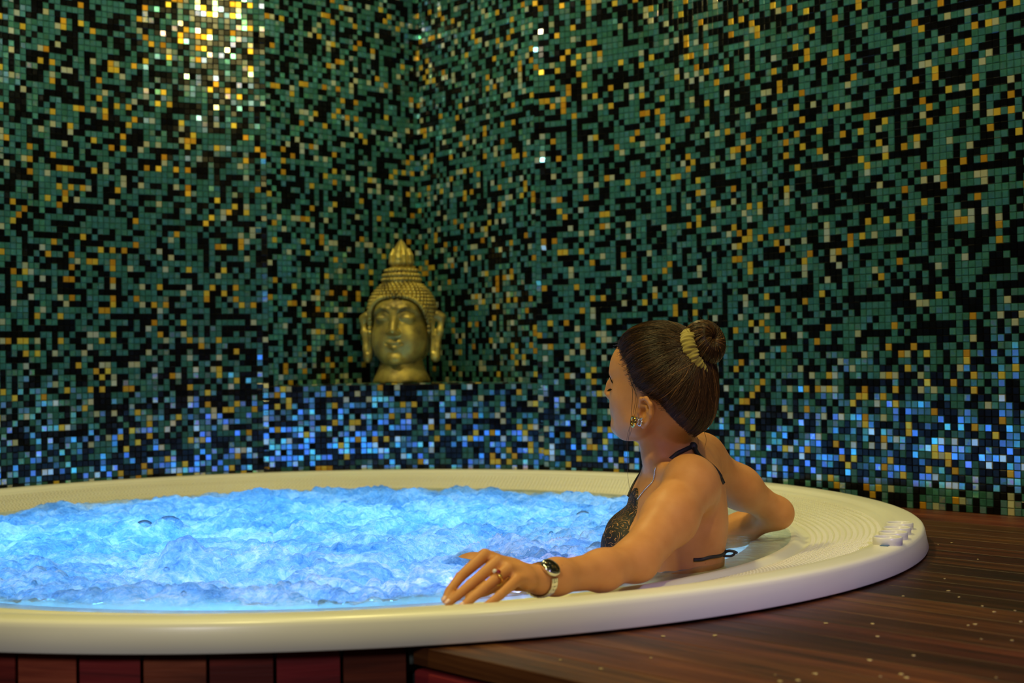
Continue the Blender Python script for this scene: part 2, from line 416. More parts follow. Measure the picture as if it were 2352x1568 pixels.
ta = np.array((math.cos(a1), -math.sin(a1))); P1B = P1+TP*1.06*np.array((ta[0]*math.cos(.06)-ta[1]*math.sin(.06), ta[0]*math.sin(.06)+ta[1]*math.cos(.06)))
tb = np.array((math.cos(a2), -math.sin(a2))); P2B = P2-TP*1.06*np.array((tb[0]*math.cos(-.06)-tb[1]*math.sin(-.06), tb[0]*math.sin(-.06)+tb[1]*math.cos(-.06)))
# paths run left to right so that the room lies on their right-hand side
path_left = [TL+DL*2.4]+[TL+DL*d for d in (1.6, .8, .3)]+arc(AL2, a1, 40)+[P1B]
path_right = [P2B]+arc(a2, AL, 40)+[TW+DW*d for d in (.3, .8, 1.4, 2.6)]
W = {}
def wall(name, label, path, z0, z1, thick, keep, pick=None, seed=0, bz0=None, edge=None):
    o = obj(name, wall_back(path, z0 if bz0 is None else bz0, z1, thick), None, label, 'wall', kind='structure')
    g = wall_grid(path, z0, z1); e = None if edge is None else np.hypot(g[0][:, 0]-edge[0], g[0][:, 1]-edge[1]) < TP*1.25
    tile_field(o, *g, keep=keep, pick=pick, seed=seed, edge=e); W[name] = o; return o
path_left_t = path_left
wall('wall_left', 'curved mosaic wall of teal, black and gold tiles left of the statue niche', path_left, -0.02, ZTOP, 0.10, 300, lambda P, px: P[:, 2] > 0.075, 1, bz0=-0.75, edge=P1)
wall('wall_right', 'long mosaic wall of teal, black and gold tiles behind the bather and deck', path_right, 0.0, ZTOP, 0.10, 300, lambda P, px: px[:, 0] > 1750, 2, bz0=-0.75, edge=P2)
wall('wall_back_left', 'shadowed left mosaic wall inside the niche of the statue', [P1B, P1B*.5+KN*.5, KN], LEDGE_Z, ZTOP, 0.02, 300, None, 3, bz0=-0.75)
wall('wall_back_right', 'right mosaic wall inside the niche of the statue', [KN, P2B*.5+KN*.5, P2B], LEDGE_Z, ZTOP, 0.02, 300, None, 4, bz0=-0.75)
# the ledge: curved front plus tiled top
pl = arc(a1, a2, 40)
n = len(pl); top = np.array(pl+[KN])
V = np.concatenate([np.c_[pl, np.full(n, -0.75)], np.c_[pl, np.full(n, LEDGE_Z)], [[*KN, LEDGE_Z]]])
F = [(i, i+1, n+i+1, n+i) for i in range(n-1)]+[(2*n, n+i, n+i+1) for i in range(n-1)]
ledge = obj('wall_ledge', mesh('wall_ledge', V, F, gm), None, 'low curved mosaic ledge glittering blue beneath the statue', 'ledge', kind='structure')
gP, gT, gU, gN = wall_grid(pl, LEDGE_Z-19*TP-0.001, LEDGE_Z-0.001)
tp_, tt_, tu_, tn_ = [], [], [], []
def inside(p):
    def side(a, b): return (b[0]-a[0])*(p[1]-a[1])-(b[1]-a[1])*(p[0]-a[0])
    return side(P1, KN) < -TP*.35 and side(KN, P2) < -TP*.35
for k in range(26):
    r = RW+TP*(k+.5)
    for a in np.arange(a1, a2, TP/r):
        p = circ(a, r)
        if inside(p): tp_.append((*p, LEDGE_Z)); t = (math.cos(a), -math.sin(a), 0); u = (math.sin(a), math.cos(a), 0); tt_.append(t); tu_.append(u); tn_.append((0, 0, 1))
gP, gT, gU, gN = (np.concatenate([a, np.array(b, float)]) for a, b in ((gP, tp_), (gT, tt_), (gU, tu_), (gN, tn_)))
tile_field(ledge, gP, gT, gU, gN, 300, lambda P, px: (P[:, 2] > 0.08) & (P[:, 2] < LEDGE_Z-.005), seed=5)

# ------------------------------------------------------------------ wooden deck
ud = np.array((math.cos(AL), -math.sin(AL))); wn = np.array((math.sin(AL), math.cos(AL)))
uc, wc = np.array((CX, CY)) @ ud, np.array((CX, CY)) @ wn
w_edge = onz(958, 1484, 0)[:2] @ wn; w_wall = TW @ wn
RD = RT-0.03
def wood(name, c0, c1, c2, rough=0.42):
    m, nt, b = new_mat(name); setp(b, rough=rough, spec=0.25)
    tc = N(nt, 'ShaderNodeTexCoord'); oi = N(nt, 'ShaderNodeObjectInfo')
    mp = N(nt, 'ShaderNodeMapping'); mp.inputs['Scale'].default_value = (1.6, 26, 26); L(nt, tc.outputs['Object'], mp.inputs[0])
    ad = N(nt, 'ShaderNodeVectorMath', operation='ADD'); L(nt, mp.outputs[0], ad.inputs[0])
    ml = N(nt, 'ShaderNodeMath', operation='MULTIPLY'); ml.inputs[1].default_value = 57; L(nt, oi.outputs['Random'], ml.inputs[0]); L(nt, ml.outputs[0], ad.inputs[1])
    nz = N(nt, 'ShaderNodeTexNoise', i_Scale=1.5, i_Detail=7.0, i_Roughness=0.6, i_Distortion=0.6); L(nt, ad.outputs[0], nz.inputs['Vector'])
    r = ramp(nt, [(0.28, c0), (0.5, c1), (0.75, c2)]); L(nt, nz.outputs[0], r.inputs[0])
    hs = N(nt, 'ShaderNodeHueSaturation'); mv = N(nt, 'ShaderNodeMapRange'); mv.inputs['To Min'].default_value = 0.45; mv.inputs['To Max'].default_value = 1.5
    L(nt, oi.outputs['Random'], mv.inputs[0]); L(nt, mv.outputs[0], hs.inputs['Value']); L(nt, r.outputs[0], hs.inputs['Color'])
    mh = N(nt, 'ShaderNodeMapRange'); mh.inputs['To Min'].default_value = 0.485; mh.inputs['To Max'].default_value = 0.515
    m3 = N(nt, 'ShaderNodeMath', operation='FRACT'); L(nt, ml.outputs[0], m3.inputs[0]); L(nt, m3.outputs[0], mh.inputs[0]); L(nt, mh.outputs[0], hs.inputs['Hue'])
    L(nt, hs.outputs[0], b.inputs['Base Color'])
    n2 = N(nt, 'ShaderNodeTexNoise', i_Scale=4.0, i_Detail=4.0); L(nt, ad.outputs[0], n2.inputs['Vector']); bump(nt, b, n2.outputs[0], 0.0015, 0.5)
    return m
WOOD = wood('dark_red_decking', (.013, .004, .002), (.062, .016, .006), (.150, .048, .015))
SKIRT = wood('red_skirt_wood', (.06, .010, .007), (.19, .028, .016), (.33, .065, .03), 0.5)
floor_me = MB().box((0.3, 2.2, -0.78), (4.2, 4.2, 0.03)).me('floor', simple('dark_screed', (.02, .018, .016), 0.8))
floor = obj('floor', floor_me, None, 'dark reddish wooden plank deck beside the round tub', 'floor', kind='structure')
PWD = 0.091; GAP = 0.0012; PT = 0.026
def plank_mesh(w0, w1, u1):
    """one plank in (u,w) plan, its left end scribed to the tub circle"""
    k = 9; ws = np.linspace(w0, w1, k); e = []
    for w in ws:
        d = RD*RD-(w-wc)**2; e.append(uc+math.sqrt(max(d, 0)) if d > 0 else uc)
    mid = (w0+w1)/2; org = np.array((uc+1.3, mid))
    loop = [(a-org[0], w-mid) for a, w in zip(e, ws)]+[(u1-org[0], w1-mid), (u1-org[0], w0-mid)]
    loop = loop[::-1]; m = len(loop); b = 0.001
    A = np.array(loop); c = A.mean(0)
    ins = A.copy(); ins[:, 1] = np.clip(ins[:, 1], w0-mid+b, w1-mid-b)
    V = np.concatenate([np.c_[A, np.full(m, -PT)], np.c_[A, np.full(m, -b)], np.c_[ins, np.zeros(m)]])
    F = [tuple(range(m))[::-1], tuple(range(2*m, 3*m))]
    for r in range(2):
        for i in range(m): j = (i+1) % m; F.append((r*m+i, r*m+j, (r+1)*m+j, (r+1)*m+i))
    me = mesh('plank', V, [f if True else f for f in F], WOOD)
    xy = org[0]*ud+org[1]*wn
    M = Matrix(((ud[0], wn[0], 0, xy[0]), (ud[1], wn[1], 0, xy[1]), (0, 0, 1, 0), (0, 0, 0, 1)))
    return me, M
w = w_edge; k = 0
while w < w_wall-0.01:
    w1 = min(w+PWD-GAP, w_wall-0.002); me, M = plank_mesh(w, w1, uc+4.6)
    o = bpy.data.objects.new('plank', me); COL.objects.link(o); o.parent = floor; o.matrix_world = M; w += PWD; k += 1
# edge boards under the deck nosing
def board(name, parent, u0, u1, wv, z0, z1, th, mat):
    org = ud*(u0+u1)/2+wn*wv
    me = MB().box((0, 0, 0), ((u1-u0)/2, th/2, (z1-z0)/2), bev=0.003).me(name, mat)
    o = bpy.data.objects.new(name, me); COL.objects.link(o); o.parent = parent
    o.matrix_world = Matrix(((ud[0], wn[0], 0, org[0]), (ud[1], wn[1], 0, org[1]), (0, 0, 1, (z0+z1)/2), (0, 0, 0, 1)))
u_e = uc+math.sqrt(RD**2-(w_edge-wc)**2)
for i, (z0, z1) in enumerate(((-0.125, -0.034), (-0.225, -0.130), (-0.325, -0.230), (-0.75, -0.33))):
    board('fascia_board', floor, u_e-0.0, uc+4.6, w_edge+0.012, z0, z1, 0.02, SKIRT)
board('dark_gap_strip', floor, u_e-0.035, u_e-0.012, w_edge+0.03, -0.75, -0.045, 0.03, simple('black_gap', (.004, .004, .004), 0.8))  # gap's dark painted as a near-black strip between skirt and deck
mb = MB(); mb.tube([(*(ud*(u_e-0.022)+wn*(w_edge+0.012)), z) for z in np.linspace(-0.03, 0.006, 5)], 0.0085, 10)
obj('pipe_stub', mb.me('pipe_stub', simple('grey_green_plastic', (.10, .12, .10), 0.4), True), floor, label='small grey green pipe stub between skirt and deck')
# pale specks lying on the deck
mb = MB(); rg = np.random.default_rng(5)
for i in range(70):
    px, py = rg.uniform(1050, 2352), rg.uniform(1240, 1568); p = onz(px, py, 0.0006)
    q = p[:2]; 
    if np.hypot(q[0]-CX, q[1]-CY) < RT+0.006 or q @ wn < w_edge+.01: continue
    r = rg.uniform(.0016, .0042); a0 = rg.random()*6; m = 6
    V = [(p[0]+r*math.cos(a0+2*math.pi*j/m)*rg.uniform(.6, 1.1), p[1]+r*math.sin(a0+2*math.pi*j/m)*rg.uniform(.6, 1.1), z) for z in (0.0002, 0.0012) for j in range(m)]
    mb.add(V, [tuple(range(m, 2*m))]+[(j, (j+1) % m, m+(j+1) % m, m+j) for j in range(m)])
obj('leaf_specks', mb.me('leaf_specks', simple('pale_speck', (.50, .38, .16), 0.6)), None, 'pale yellow specks scattered over the dark deck', 'debris', kind='stuff')

# ------------------------------------------------------------------ the round tub
tub = reg(empty('hot_tub', (CX, CY, -0.75), 'round cream whirlpool tub with perforated overflow rim sunk into the deck', 'hot tub'))
sm, snt, sb = new_mat('cream_acrylic'); setp(sb, color=(.80, .75, .58), rough=0.40, spec=0.4, coat=0.35, coatr=0.22)
nz = N(snt, 'ShaderNodeTexNoise', i_Scale=5.0, i_Detail=5.0); rp = ramp(snt, [(0.3, (.74, .70, .56)), (0.6, (.82, .79, .65))]); L(snt, nz.outputs[0], rp.inputs[0]); L(snt, rp.outputs[0], sb.inputs['Base Color'])
prof = [(RT-.055, .003), (RT-.006, .0035), (RT-.001, .0045), (RT, .0065), (RT-.0065, .0390), (RT-.0085, .0445), (RT-.0125, .0478), (RT-.0190, .0493), (RT-.030, .0498), (RT-.045, .0500),
        (RT-.060, .0492), (RT-.066, .0465), (RT-.070, .0415), (RT-.080, .0400), (RT-.088, .0385), (RT-.092, .0350)]
prof += [(RT-.092-(RT-.092-1.105)*t, .035-.031*t) for t in np.linspace(.1, 1, 6)]
prof += [(1.100, .0015), (1.094, .001), (1.088, .005), (1.082, .0100), (1.074, .0120), (1.066, .0105), (1.055, .0055), (1.03, .003), (.990, .002), (.977, -.002), (.972, -.014), (.966, -.36), (.94, -.415), (.55, -.43), (.40, -.60), (.30, -.74), (.001, -.74)]
mb = MB().lathe(prof, (CX, CY, 0), n=256)
shell = child('shell', mb.me('shell', sm, True), tub)
# raised grip pegs of the overflow grate
r_ = []; rows = 12
for i in range(rows):
    r = 1.112+i*(1.250-1.112)/(rows-1); m = int(2*math.pi*r/0.0118)
    for j in range(m): r_.append((r, (j+.5*(i % 2))*2*math.pi/m))
r_ = np.array(r_); zc = .035-.031*((RT-.092)-r_[:, 0])/((RT-.092)-1.105)
e1 = np.stack([np.cos(r_[:, 1]), np.sin(r_[:, 1])], 1); e2 = np.stack([-e1[:, 1], e1[:, 0]], 1)
V = []
for s_, z_ in ((1.0, -0.0006), (0.62, 0.0030)):
    for a, b in ((-1, -1), (1, -1), (1, 1), (-1, 1)):
        xy = np.array((CX, CY))+e1*r_[:, :1]+e1*(a*s_*.0046)+e2*(b*s_*.0043); V.append(np.c_[xy, zc+z_])
V = np.stack(V, 1).reshape(-1, 3); F = np.array([(4, 5, 6, 7), (0, 1, 5, 4), (1, 2, 6, 5), (2, 3, 7, 6), (3, 0, 4, 7)])
F = (F[None]+np.arange(len(r_))[:, None, None]*8).reshape(-1, 4)
child('grip_pegs', mesh('grip_pegs', V, F, sm), tub, kind='stuff', label='small raised pegs of the overflow grate')
# sealant bead against the mosaic
seal = [(RT-.012, .030), (RT+.004, .036), (RT+.018, .050), (RT+.018, .020)]
V = []; F = []; AA = np.linspace(AL2, AL, 120); m = len(seal)
for a in AA:
    for r, z in seal: V.append((CX+r*math.sin(a), CY+r*math.cos(a), z))
for i in range(len(AA)-1):
    for k in range(m-1): F.append((i*m+k, i*m+k+1, (i+1)*m+k+1, (i+1)*m+k))
child('sealant_bead', mesh('sealant_bead', V, F, simple('brown_sealant', (.10, .06, .03), 0.7), True), tub)
# control knobs on the lip
knob_m = simple('white_plastic', (.74, .72, .66), 0.3)
for (px, py) in ((2074, 1199), (2068, 1210), (2060, 1220.5), (2047, 1232)):
    c = onz(px, py, 0.0635); ci = np.array((CX, CY))-c[:2]; c[:2] += ci/np.linalg.norm(ci)*.007; R_ = 0.0275
    mb = MB().lathe([(R_-.001, -.016), (R_-.002, -.002), (R_, 0.0), (R_, .0125), (R_-.0015, .014), (R_-.0035, .014), (R_-.005, .0125), (R_-.0055, .0), (.003, -.001), (.001, -.001)], (c[0], c[1], .0495), n=40)
    kb = child('control_knob', mb.me('control_knob', knob_m, True), tub)
    mb = MB().lathe([(.022, .0), (.0215, .003), (.018, .004), (.001, .004)], (c[0], c[1], .049), n=24)
    child('knob_cap', mb.me('knob_cap', simple('dark_plastic', (.03, .03, .03), 0.4), True), kb); 
bd = onz(2052, 1252, .0508); br = np.array((bd[0]-CX, bd[1]-CY, 0)); br /= np.linalg.norm(br)
child('badge', MB().box((CX+br[0]*(RT-.036), CY+br[1]*(RT-.036), .0502), (.0075, .013, .0008), np.array([br, np.cross((0, 0, 1), br), (0, 0, 1)])).me('badge', simple('blue_badge', (.03, .12, .25), 0.3)), tub, label='small blue badge beside the knobs')
# vertical skirt boards where the deck stops
SR = RT-.048; m = int(2*math.pi*SR/0.0925); da = 2*math.pi/m
a_e = math.atan2(*(ud*u_e+wn*w_edge-np.array((CX, CY)))[::1])
for i in range(28):
    a = a_e+0.006+(i+.5)*da; c = circ(a, SR)
    tn = np.array((math.cos(a), -math.sin(a), 0)); nn = np.array((math.sin(a), math.cos(a), 0))
    if i == 0: SKM = MB().box((0, 0, 0), (SR*da/2-.0022, .011, .375), bev=.004).me('skirt_board', SKIRT)
    o = bpy.data.objects.new('skirt_board', SKM); COL.objects.link(o); o.parent = tub
    o.matrix_parent_inverse = PINV[tub.name]
    o.matrix_basis = Matrix(((tn[0], nn[0], 0, c[0]), (tn[1], nn[1], 0, c[1]), (0, 0, 1, -.378), (0, 0, 0, 1)))

# ------------------------------------------------------------------ the bubbling water
WZ = 0.0085
def make_water():
    h = 0.0046; R0 = 1.072
    xs = np.arange(-R0, R0+h, h); X, Y = np.meshgrid(xs, xs, indexing='ij'); R = np.hypot(X, Y)
    x = X+CX; y = Y+CY
    # calm, clear water along the rim and behind the bather; foam elsewhere
    edge = np.clip(np.where(Y < -.25, (1.050-R)/0.070, (1.015-R)/0.06), 0, 1)
    p = pix(np.stack([x, y, np.full_like(x, WZ)], -1)); px, py = p[..., 0], p[..., 1]
    wob = gnoise(x*6, y*6, 4)*0.35+gnoise(x*17, y*17, 6)*0.2
    bx, by = at(1560, 1270, 2.72)[:2]
    rgt = np.clip((0.40-((x-bx)*0.9-(y-by)*0.05))/0.16+wob*0.6, 0, 1)            # right of the bather: clear
    calm = np.clip((np.hypot(x-0.56, y-2.88)-0.10)/0.16+wob*0.4, 0, 1)
    foam = edge*calm*np.clip((0.42-x)/0.08+0.5+wob, 0, 1)
    foam = np.clip(foam+edge*0.0, 0, 1); foam = foam*foam*(3-2*foam)
    # boiling mounds over the jets (photo pixel, radius, height)
    H = np.zeros_like(x)
    for (qx, qy, r, hh) in ((930, 1150, .10, .060), (985, 1165, .07, .030), (800, 1185, .12, .030), (640, 1172, .10, .034), (560, 1190, .07, .026), (300, 1225, .09, .042), (385, 1222, .050, .040),
                            (180, 1235, .12, .022), (60, 1270, .14, .026), (470, 1310, .10, .042), (420, 1320, .07, .038), (590, 1300, .08, .042), (640, 1310, .09, .030), (720, 1230, .12, .028),
                            (1130, 1262, .06, .034), (1165, 1264, .05, .022), (1265, 1262, .07, .024), (1215, 1270, .06, .018), (1325, 1265, .07, .014), (1050, 1235, .1, .022), (870, 1260, .12, .022),
                            (1120, 1190, .1, .030), (1260, 1185, .12, .022), (300, 1340, .1, .018), (100, 1335, .12, .020), (760, 1350, .1, .014), (220, 1205, .08, .022), (900, 1215, .09, .026), (1340, 1200, .1, .016)):
        q = onz(qx, qy+8, WZ); d2 = ((x-q[0])**2+(y-q[1])**2)/(r*r); H += .62*hh*np.exp(-d2*1.7)*(1+0.35*gnoise(x*22+qx, y*22, 9))
    wx = x+gnoise(x*7, y*7, 12)*.05; wy = y+gnoise(x*7, y*7, 13)*.05
    H += 0.026*(gnoise(wx*4.5, wy*4.5, 1))+0.020*np.abs(gnoise(wx*9, wy*9, 2))
    H += 0.020*wdome(wx*9, wy*9, 20)**1.5*0.8+0.0175*wdome(wx*21, wy*21, 30)+0.0095*wdome(wx*48, wy*48, 40)+0.004*wdome(wx*95, wy*95, 50)*np.clip(0.4+gnoise(x*8, y*8, 8)*2, 0.1, 1)
    H += 0.010*np.abs(gnoise(wx*26, wy*26, 3))+0.0035*gnoise(wx*70, wy*70, 5)
    H -= 0.020
    film = 0.0016*gnoise(x*14, y*40, 15)+0.0008*gnoise(x*60, y*60, 16)              # thin film running to the rim
    film += 0.0012*gnoise(np.arctan2(Y, X)*60, R*5, 18)
    fm = np.clip((np.clip((1.04-R)/0.07, 0, 1))*np.clip(foam*1.3+.12, 0, 1), 0, 1)
    Z = WZ+0.0055+film*np.clip((1.10-R)/.05, 0, 1)+H*fm
    # the sheet thins out over the rounded weir
    Z -= np.clip((R-1.045)/.027, 0, 1)**2*0.006
    idx = -np.ones(X.shape, int); m = R <= R0; idx[m] = np.arange(m.sum())
    V = np.stack([x[m], y[m], Z[m]], 1)
    a, b, c, d = idx[:-1, :-1], idx[1:, :-1], idx[1:, 1:], idx[:-1, 1:]; ok = (a >= 0) & (b >= 0) & (c >= 0) & (d >= 0)
    F = np.stack([a[ok], b[ok], c[ok], d[ok]], 1)
    return V, F, foam[m], gnoise(x[m]*5+3, y[m]*5, 33)
V, F, foam, tintn = make_water()
wm = bpy.data.materials.new('aerated_water'); wm.use_nodes = True; nt = wm.node_tree
for n_ in list(nt.nodes): nt.nodes.remove(n_)
out = N(nt, 'ShaderNodeOutputMaterial'); geo = N(nt, 'ShaderNodeNewGeometry')
fo = N(nt, 'ShaderNodeAttribute', attribute_name='foam')
nz = N(nt, 'ShaderNodeTexNoise', i_Scale=60.0, i_Detail=8.0, i_Roughness=0.78, i_Distortion=0.8); L(nt, geo.outputs['Position'], nz.inputs['Vector'])
nz2 = N(nt, 'ShaderNodeTexNoise', i_Scale=7.0, i_Detail=5.0, i_Distortion=1.2); L(nt, geo.outputs['Position'], nz2.inputs['Vector'])
vo = N(nt, 'ShaderNodeTexVoronoi', i_Scale=190.0); L(nt, geo.outputs['Position'], vo.inputs['Vector'])
mixn = N(nt, 'ShaderNodeMath', operation='MULTIPLY_ADD'); mixn.inputs[1].default_value = 0.55; L(nt, nz.outputs[0], mixn.inputs[0]); 
sc2 = N(nt, 'ShaderNodeMath', operation='MULTIPLY'); sc2.inputs[1].default_value = 0.45; L(nt, nz2.outputs[0], sc2.inputs[0]); L(nt, sc2.outputs[0], mixn.inputs[2])
cr = ramp(nt, [(0.36, (.06, .25, .54)), (0.49, (.32, .58, .82)), (0.60, (.88, .94, .98))]); L(nt, mixn.outputs[0], cr.inputs[0])
tr = N(nt, 'ShaderNodeBsdfTranslucent'); L(nt, cr.outputs[0], tr.inputs[0])
df = N(nt, 'ShaderNodeBsdfDiffuse'); L(nt, cr.outputs[0], df.inputs[0])
m1 = N(nt, 'ShaderNodeMixShader'); m1.inputs[0].default_value = 0.22; L(nt, tr.outputs[0], m1.inputs[1]); L(nt, df.outputs[0], m1.inputs[2])
tp = N(nt, 'ShaderNodeBsdfTransparent'); tp.inputs[0].default_value = (.86, .93, .95, 1)
m2 = N(nt, 'ShaderNodeMixShader'); L(nt, tp.outputs[0], m2.inputs[1]); L(nt, m1.outputs[0], m2.inputs[2])
fr = N(nt, 'ShaderNodeMath', operation='MULTIPLY'); fr.inputs[1].default_value = 0.97; L(nt, fo.outputs['Fac'], fr.inputs[0]); L(nt, fr.outputs[0], m2.inputs[0])
gl = N(nt, 'ShaderNodeBsdfGlossy'); gl.inputs['Roughness'].default_value = 0.06; gl.inputs['Color'].default_value = (1, 1, 1, 1)
fz = N(nt, 'ShaderNodeFresnel'); fz.inputs['IOR'].default_value = 1.40
bm = N(nt, 'ShaderNodeBump', i_Strength=0.7, i_Distance=0.006); 
hb = N(nt, 'ShaderNodeMath', operation='MULTIPLY_ADD'); hb.inputs[1].default_value = -0.35; L(nt, vo.outputs['Distance'], hb.inputs[0]); L(nt, nz.outputs[0], hb.inputs[2])
hm = N(nt, 'ShaderNodeMath', operation='MULTIPLY'); L(nt, hb.outputs[0], hm.inputs[0]); fa = N(nt, 'ShaderNodeMath', operation='MULTIPLY_ADD'); fa.inputs[1].default_value = .8; fa.inputs[2].default_value = .2
L(nt, fo.outputs['Fac'], fa.inputs[0]); L(nt, fa.outputs[0], hm.inputs[1]); L(nt, hm.outputs[0], bm.inputs['Height'])
for s_ in (gl, fz, tr, df): L(nt, bm.outputs[0], s_.inputs['Normal'])
m3 = N(nt, 'ShaderNodeMixShader'); L(nt, fz.outputs[0], m3.inputs[0]); L(nt, m2.outputs[0], m3.inputs[1]); L(nt, gl.outputs[0], m3.inputs[2]); L(nt, m3.outputs[0], out.inputs[0])
me = mesh('water', V, F, wm, True); at_ = me.attributes.new('foam', 'FLOAT', 'POINT'); at_.data.foreach_set('value', foam.astype(np.float32))
water = obj('water', me, None, 'bubbling bright blue lit water filling the round tub', 'water', kind='stuff')
# thin-walled bubbles and droplets riding on the foam
bm_, nt2, b2 = new_mat('bubble_film'); nt2.nodes.remove(b2); ou = nt2.nodes['Material Output']
t2 = N(nt2, 'ShaderNodeBsdfTransparent'); t2.inputs[0].default_value = (.93, .97, 1, 1); g2 = N(nt2, 'ShaderNodeBsdfGlossy'); g2.inputs['Roughness'].default_value = 0.03
lw = N(nt2, 'ShaderNodeLayerWeight'); lw.inputs[0].default_value = 0.25; mx = N(nt2, 'ShaderNodeMixShader'); L(nt2, lw.outputs['Fresnel'], mx.inputs[0]); L(nt2, t2.outputs[0], mx.inputs[1]); L(nt2, g2.outputs[0], mx.inputs[2]); L(nt2, mx.outputs[0], ou.inputs[0])
mb = MB(); rg = np.random.default_rng(8); cand = np.where(foam > 0.75)[0]
spots = [(385, 1205, .040), (330, 1215, .026), (1340, 1185, .02), (640, 1240, .018)]
from_v = {}
for (qx, qy, r) in spots:
    q = onz(qx, qy+14, WZ); i = np.argmin((V[:, 0]-q[0])**2+(V[:, 1]-q[1])**2); mb.ball(V[i]-np.array((0, 0, r*.25)), r, 16, 10)
for i in rg.choice(cand, 60):
    r = rg.uniform(.003, .007); mb.ball(V[i]-np.array((0, 0, r*.4)), r, 8, 6)
obj('bubbles', mb.me('bubbles', bm_, True), water, kind='stuff')
mb = MB()
for (qx, qy, s_, k_) in ((1115, 1250, .05, 90), (1260, 1255, .06, 90), (930, 1140, .05, 50), (470, 1300, .07, 50), (600, 1290, .06, 40), (1180, 1300, .08, 40), (320, 1215, .08, 40)):
    q = onz(qx, qy+8, WZ)
    for j in range(k_):
        p = q+np.array((rg.normal(0, s_), rg.normal(0, s_*1.3), 0.0)); i = np.argmin((V[::7, 0]-p[0])**2+(V[::7, 1]-p[1])**2)*7
        mb.ball((p[0], p[1], V[i, 2]+abs(rg.normal(0, .008))), rg.uniform(.0005, .0014), 6, 4)
obj('spray_drops', mb.me('spray_drops', simple('white_spray', (.85, .92, .97), 0.15), True), water, kind='stuff')
UWK = 0.265; BLUE = (0.05, 0.30, 1.0); AZ = (0.10, 0.42, 1.0); VIO = (0.32, 0.40, 1.0)
for i, (qx, qy, z, e, c) in enumerate(((490, 1305, -.20, 10, VIO), (1190, 1330, -.15, 14, VIO), (900, 1200, -.34, 24, AZ), (250, 1230, -.36, 24, AZ), (1000, 1290, -.38, 10, BLUE), (1200, 1180, -.34, 15, AZ), (600, 1165, -.34, 18, AZ), (0, 1250, -.36, 16, BLUE), (1125, 1258, -.055, 1.3, VIO), (1275, 1260, -.06, 1.8, VIO))):
    p = onz(qx, qy, WZ); lamp("underwater_lamp", "POINT", (p[0], p[1], z), e*UWK, c, 0.05)

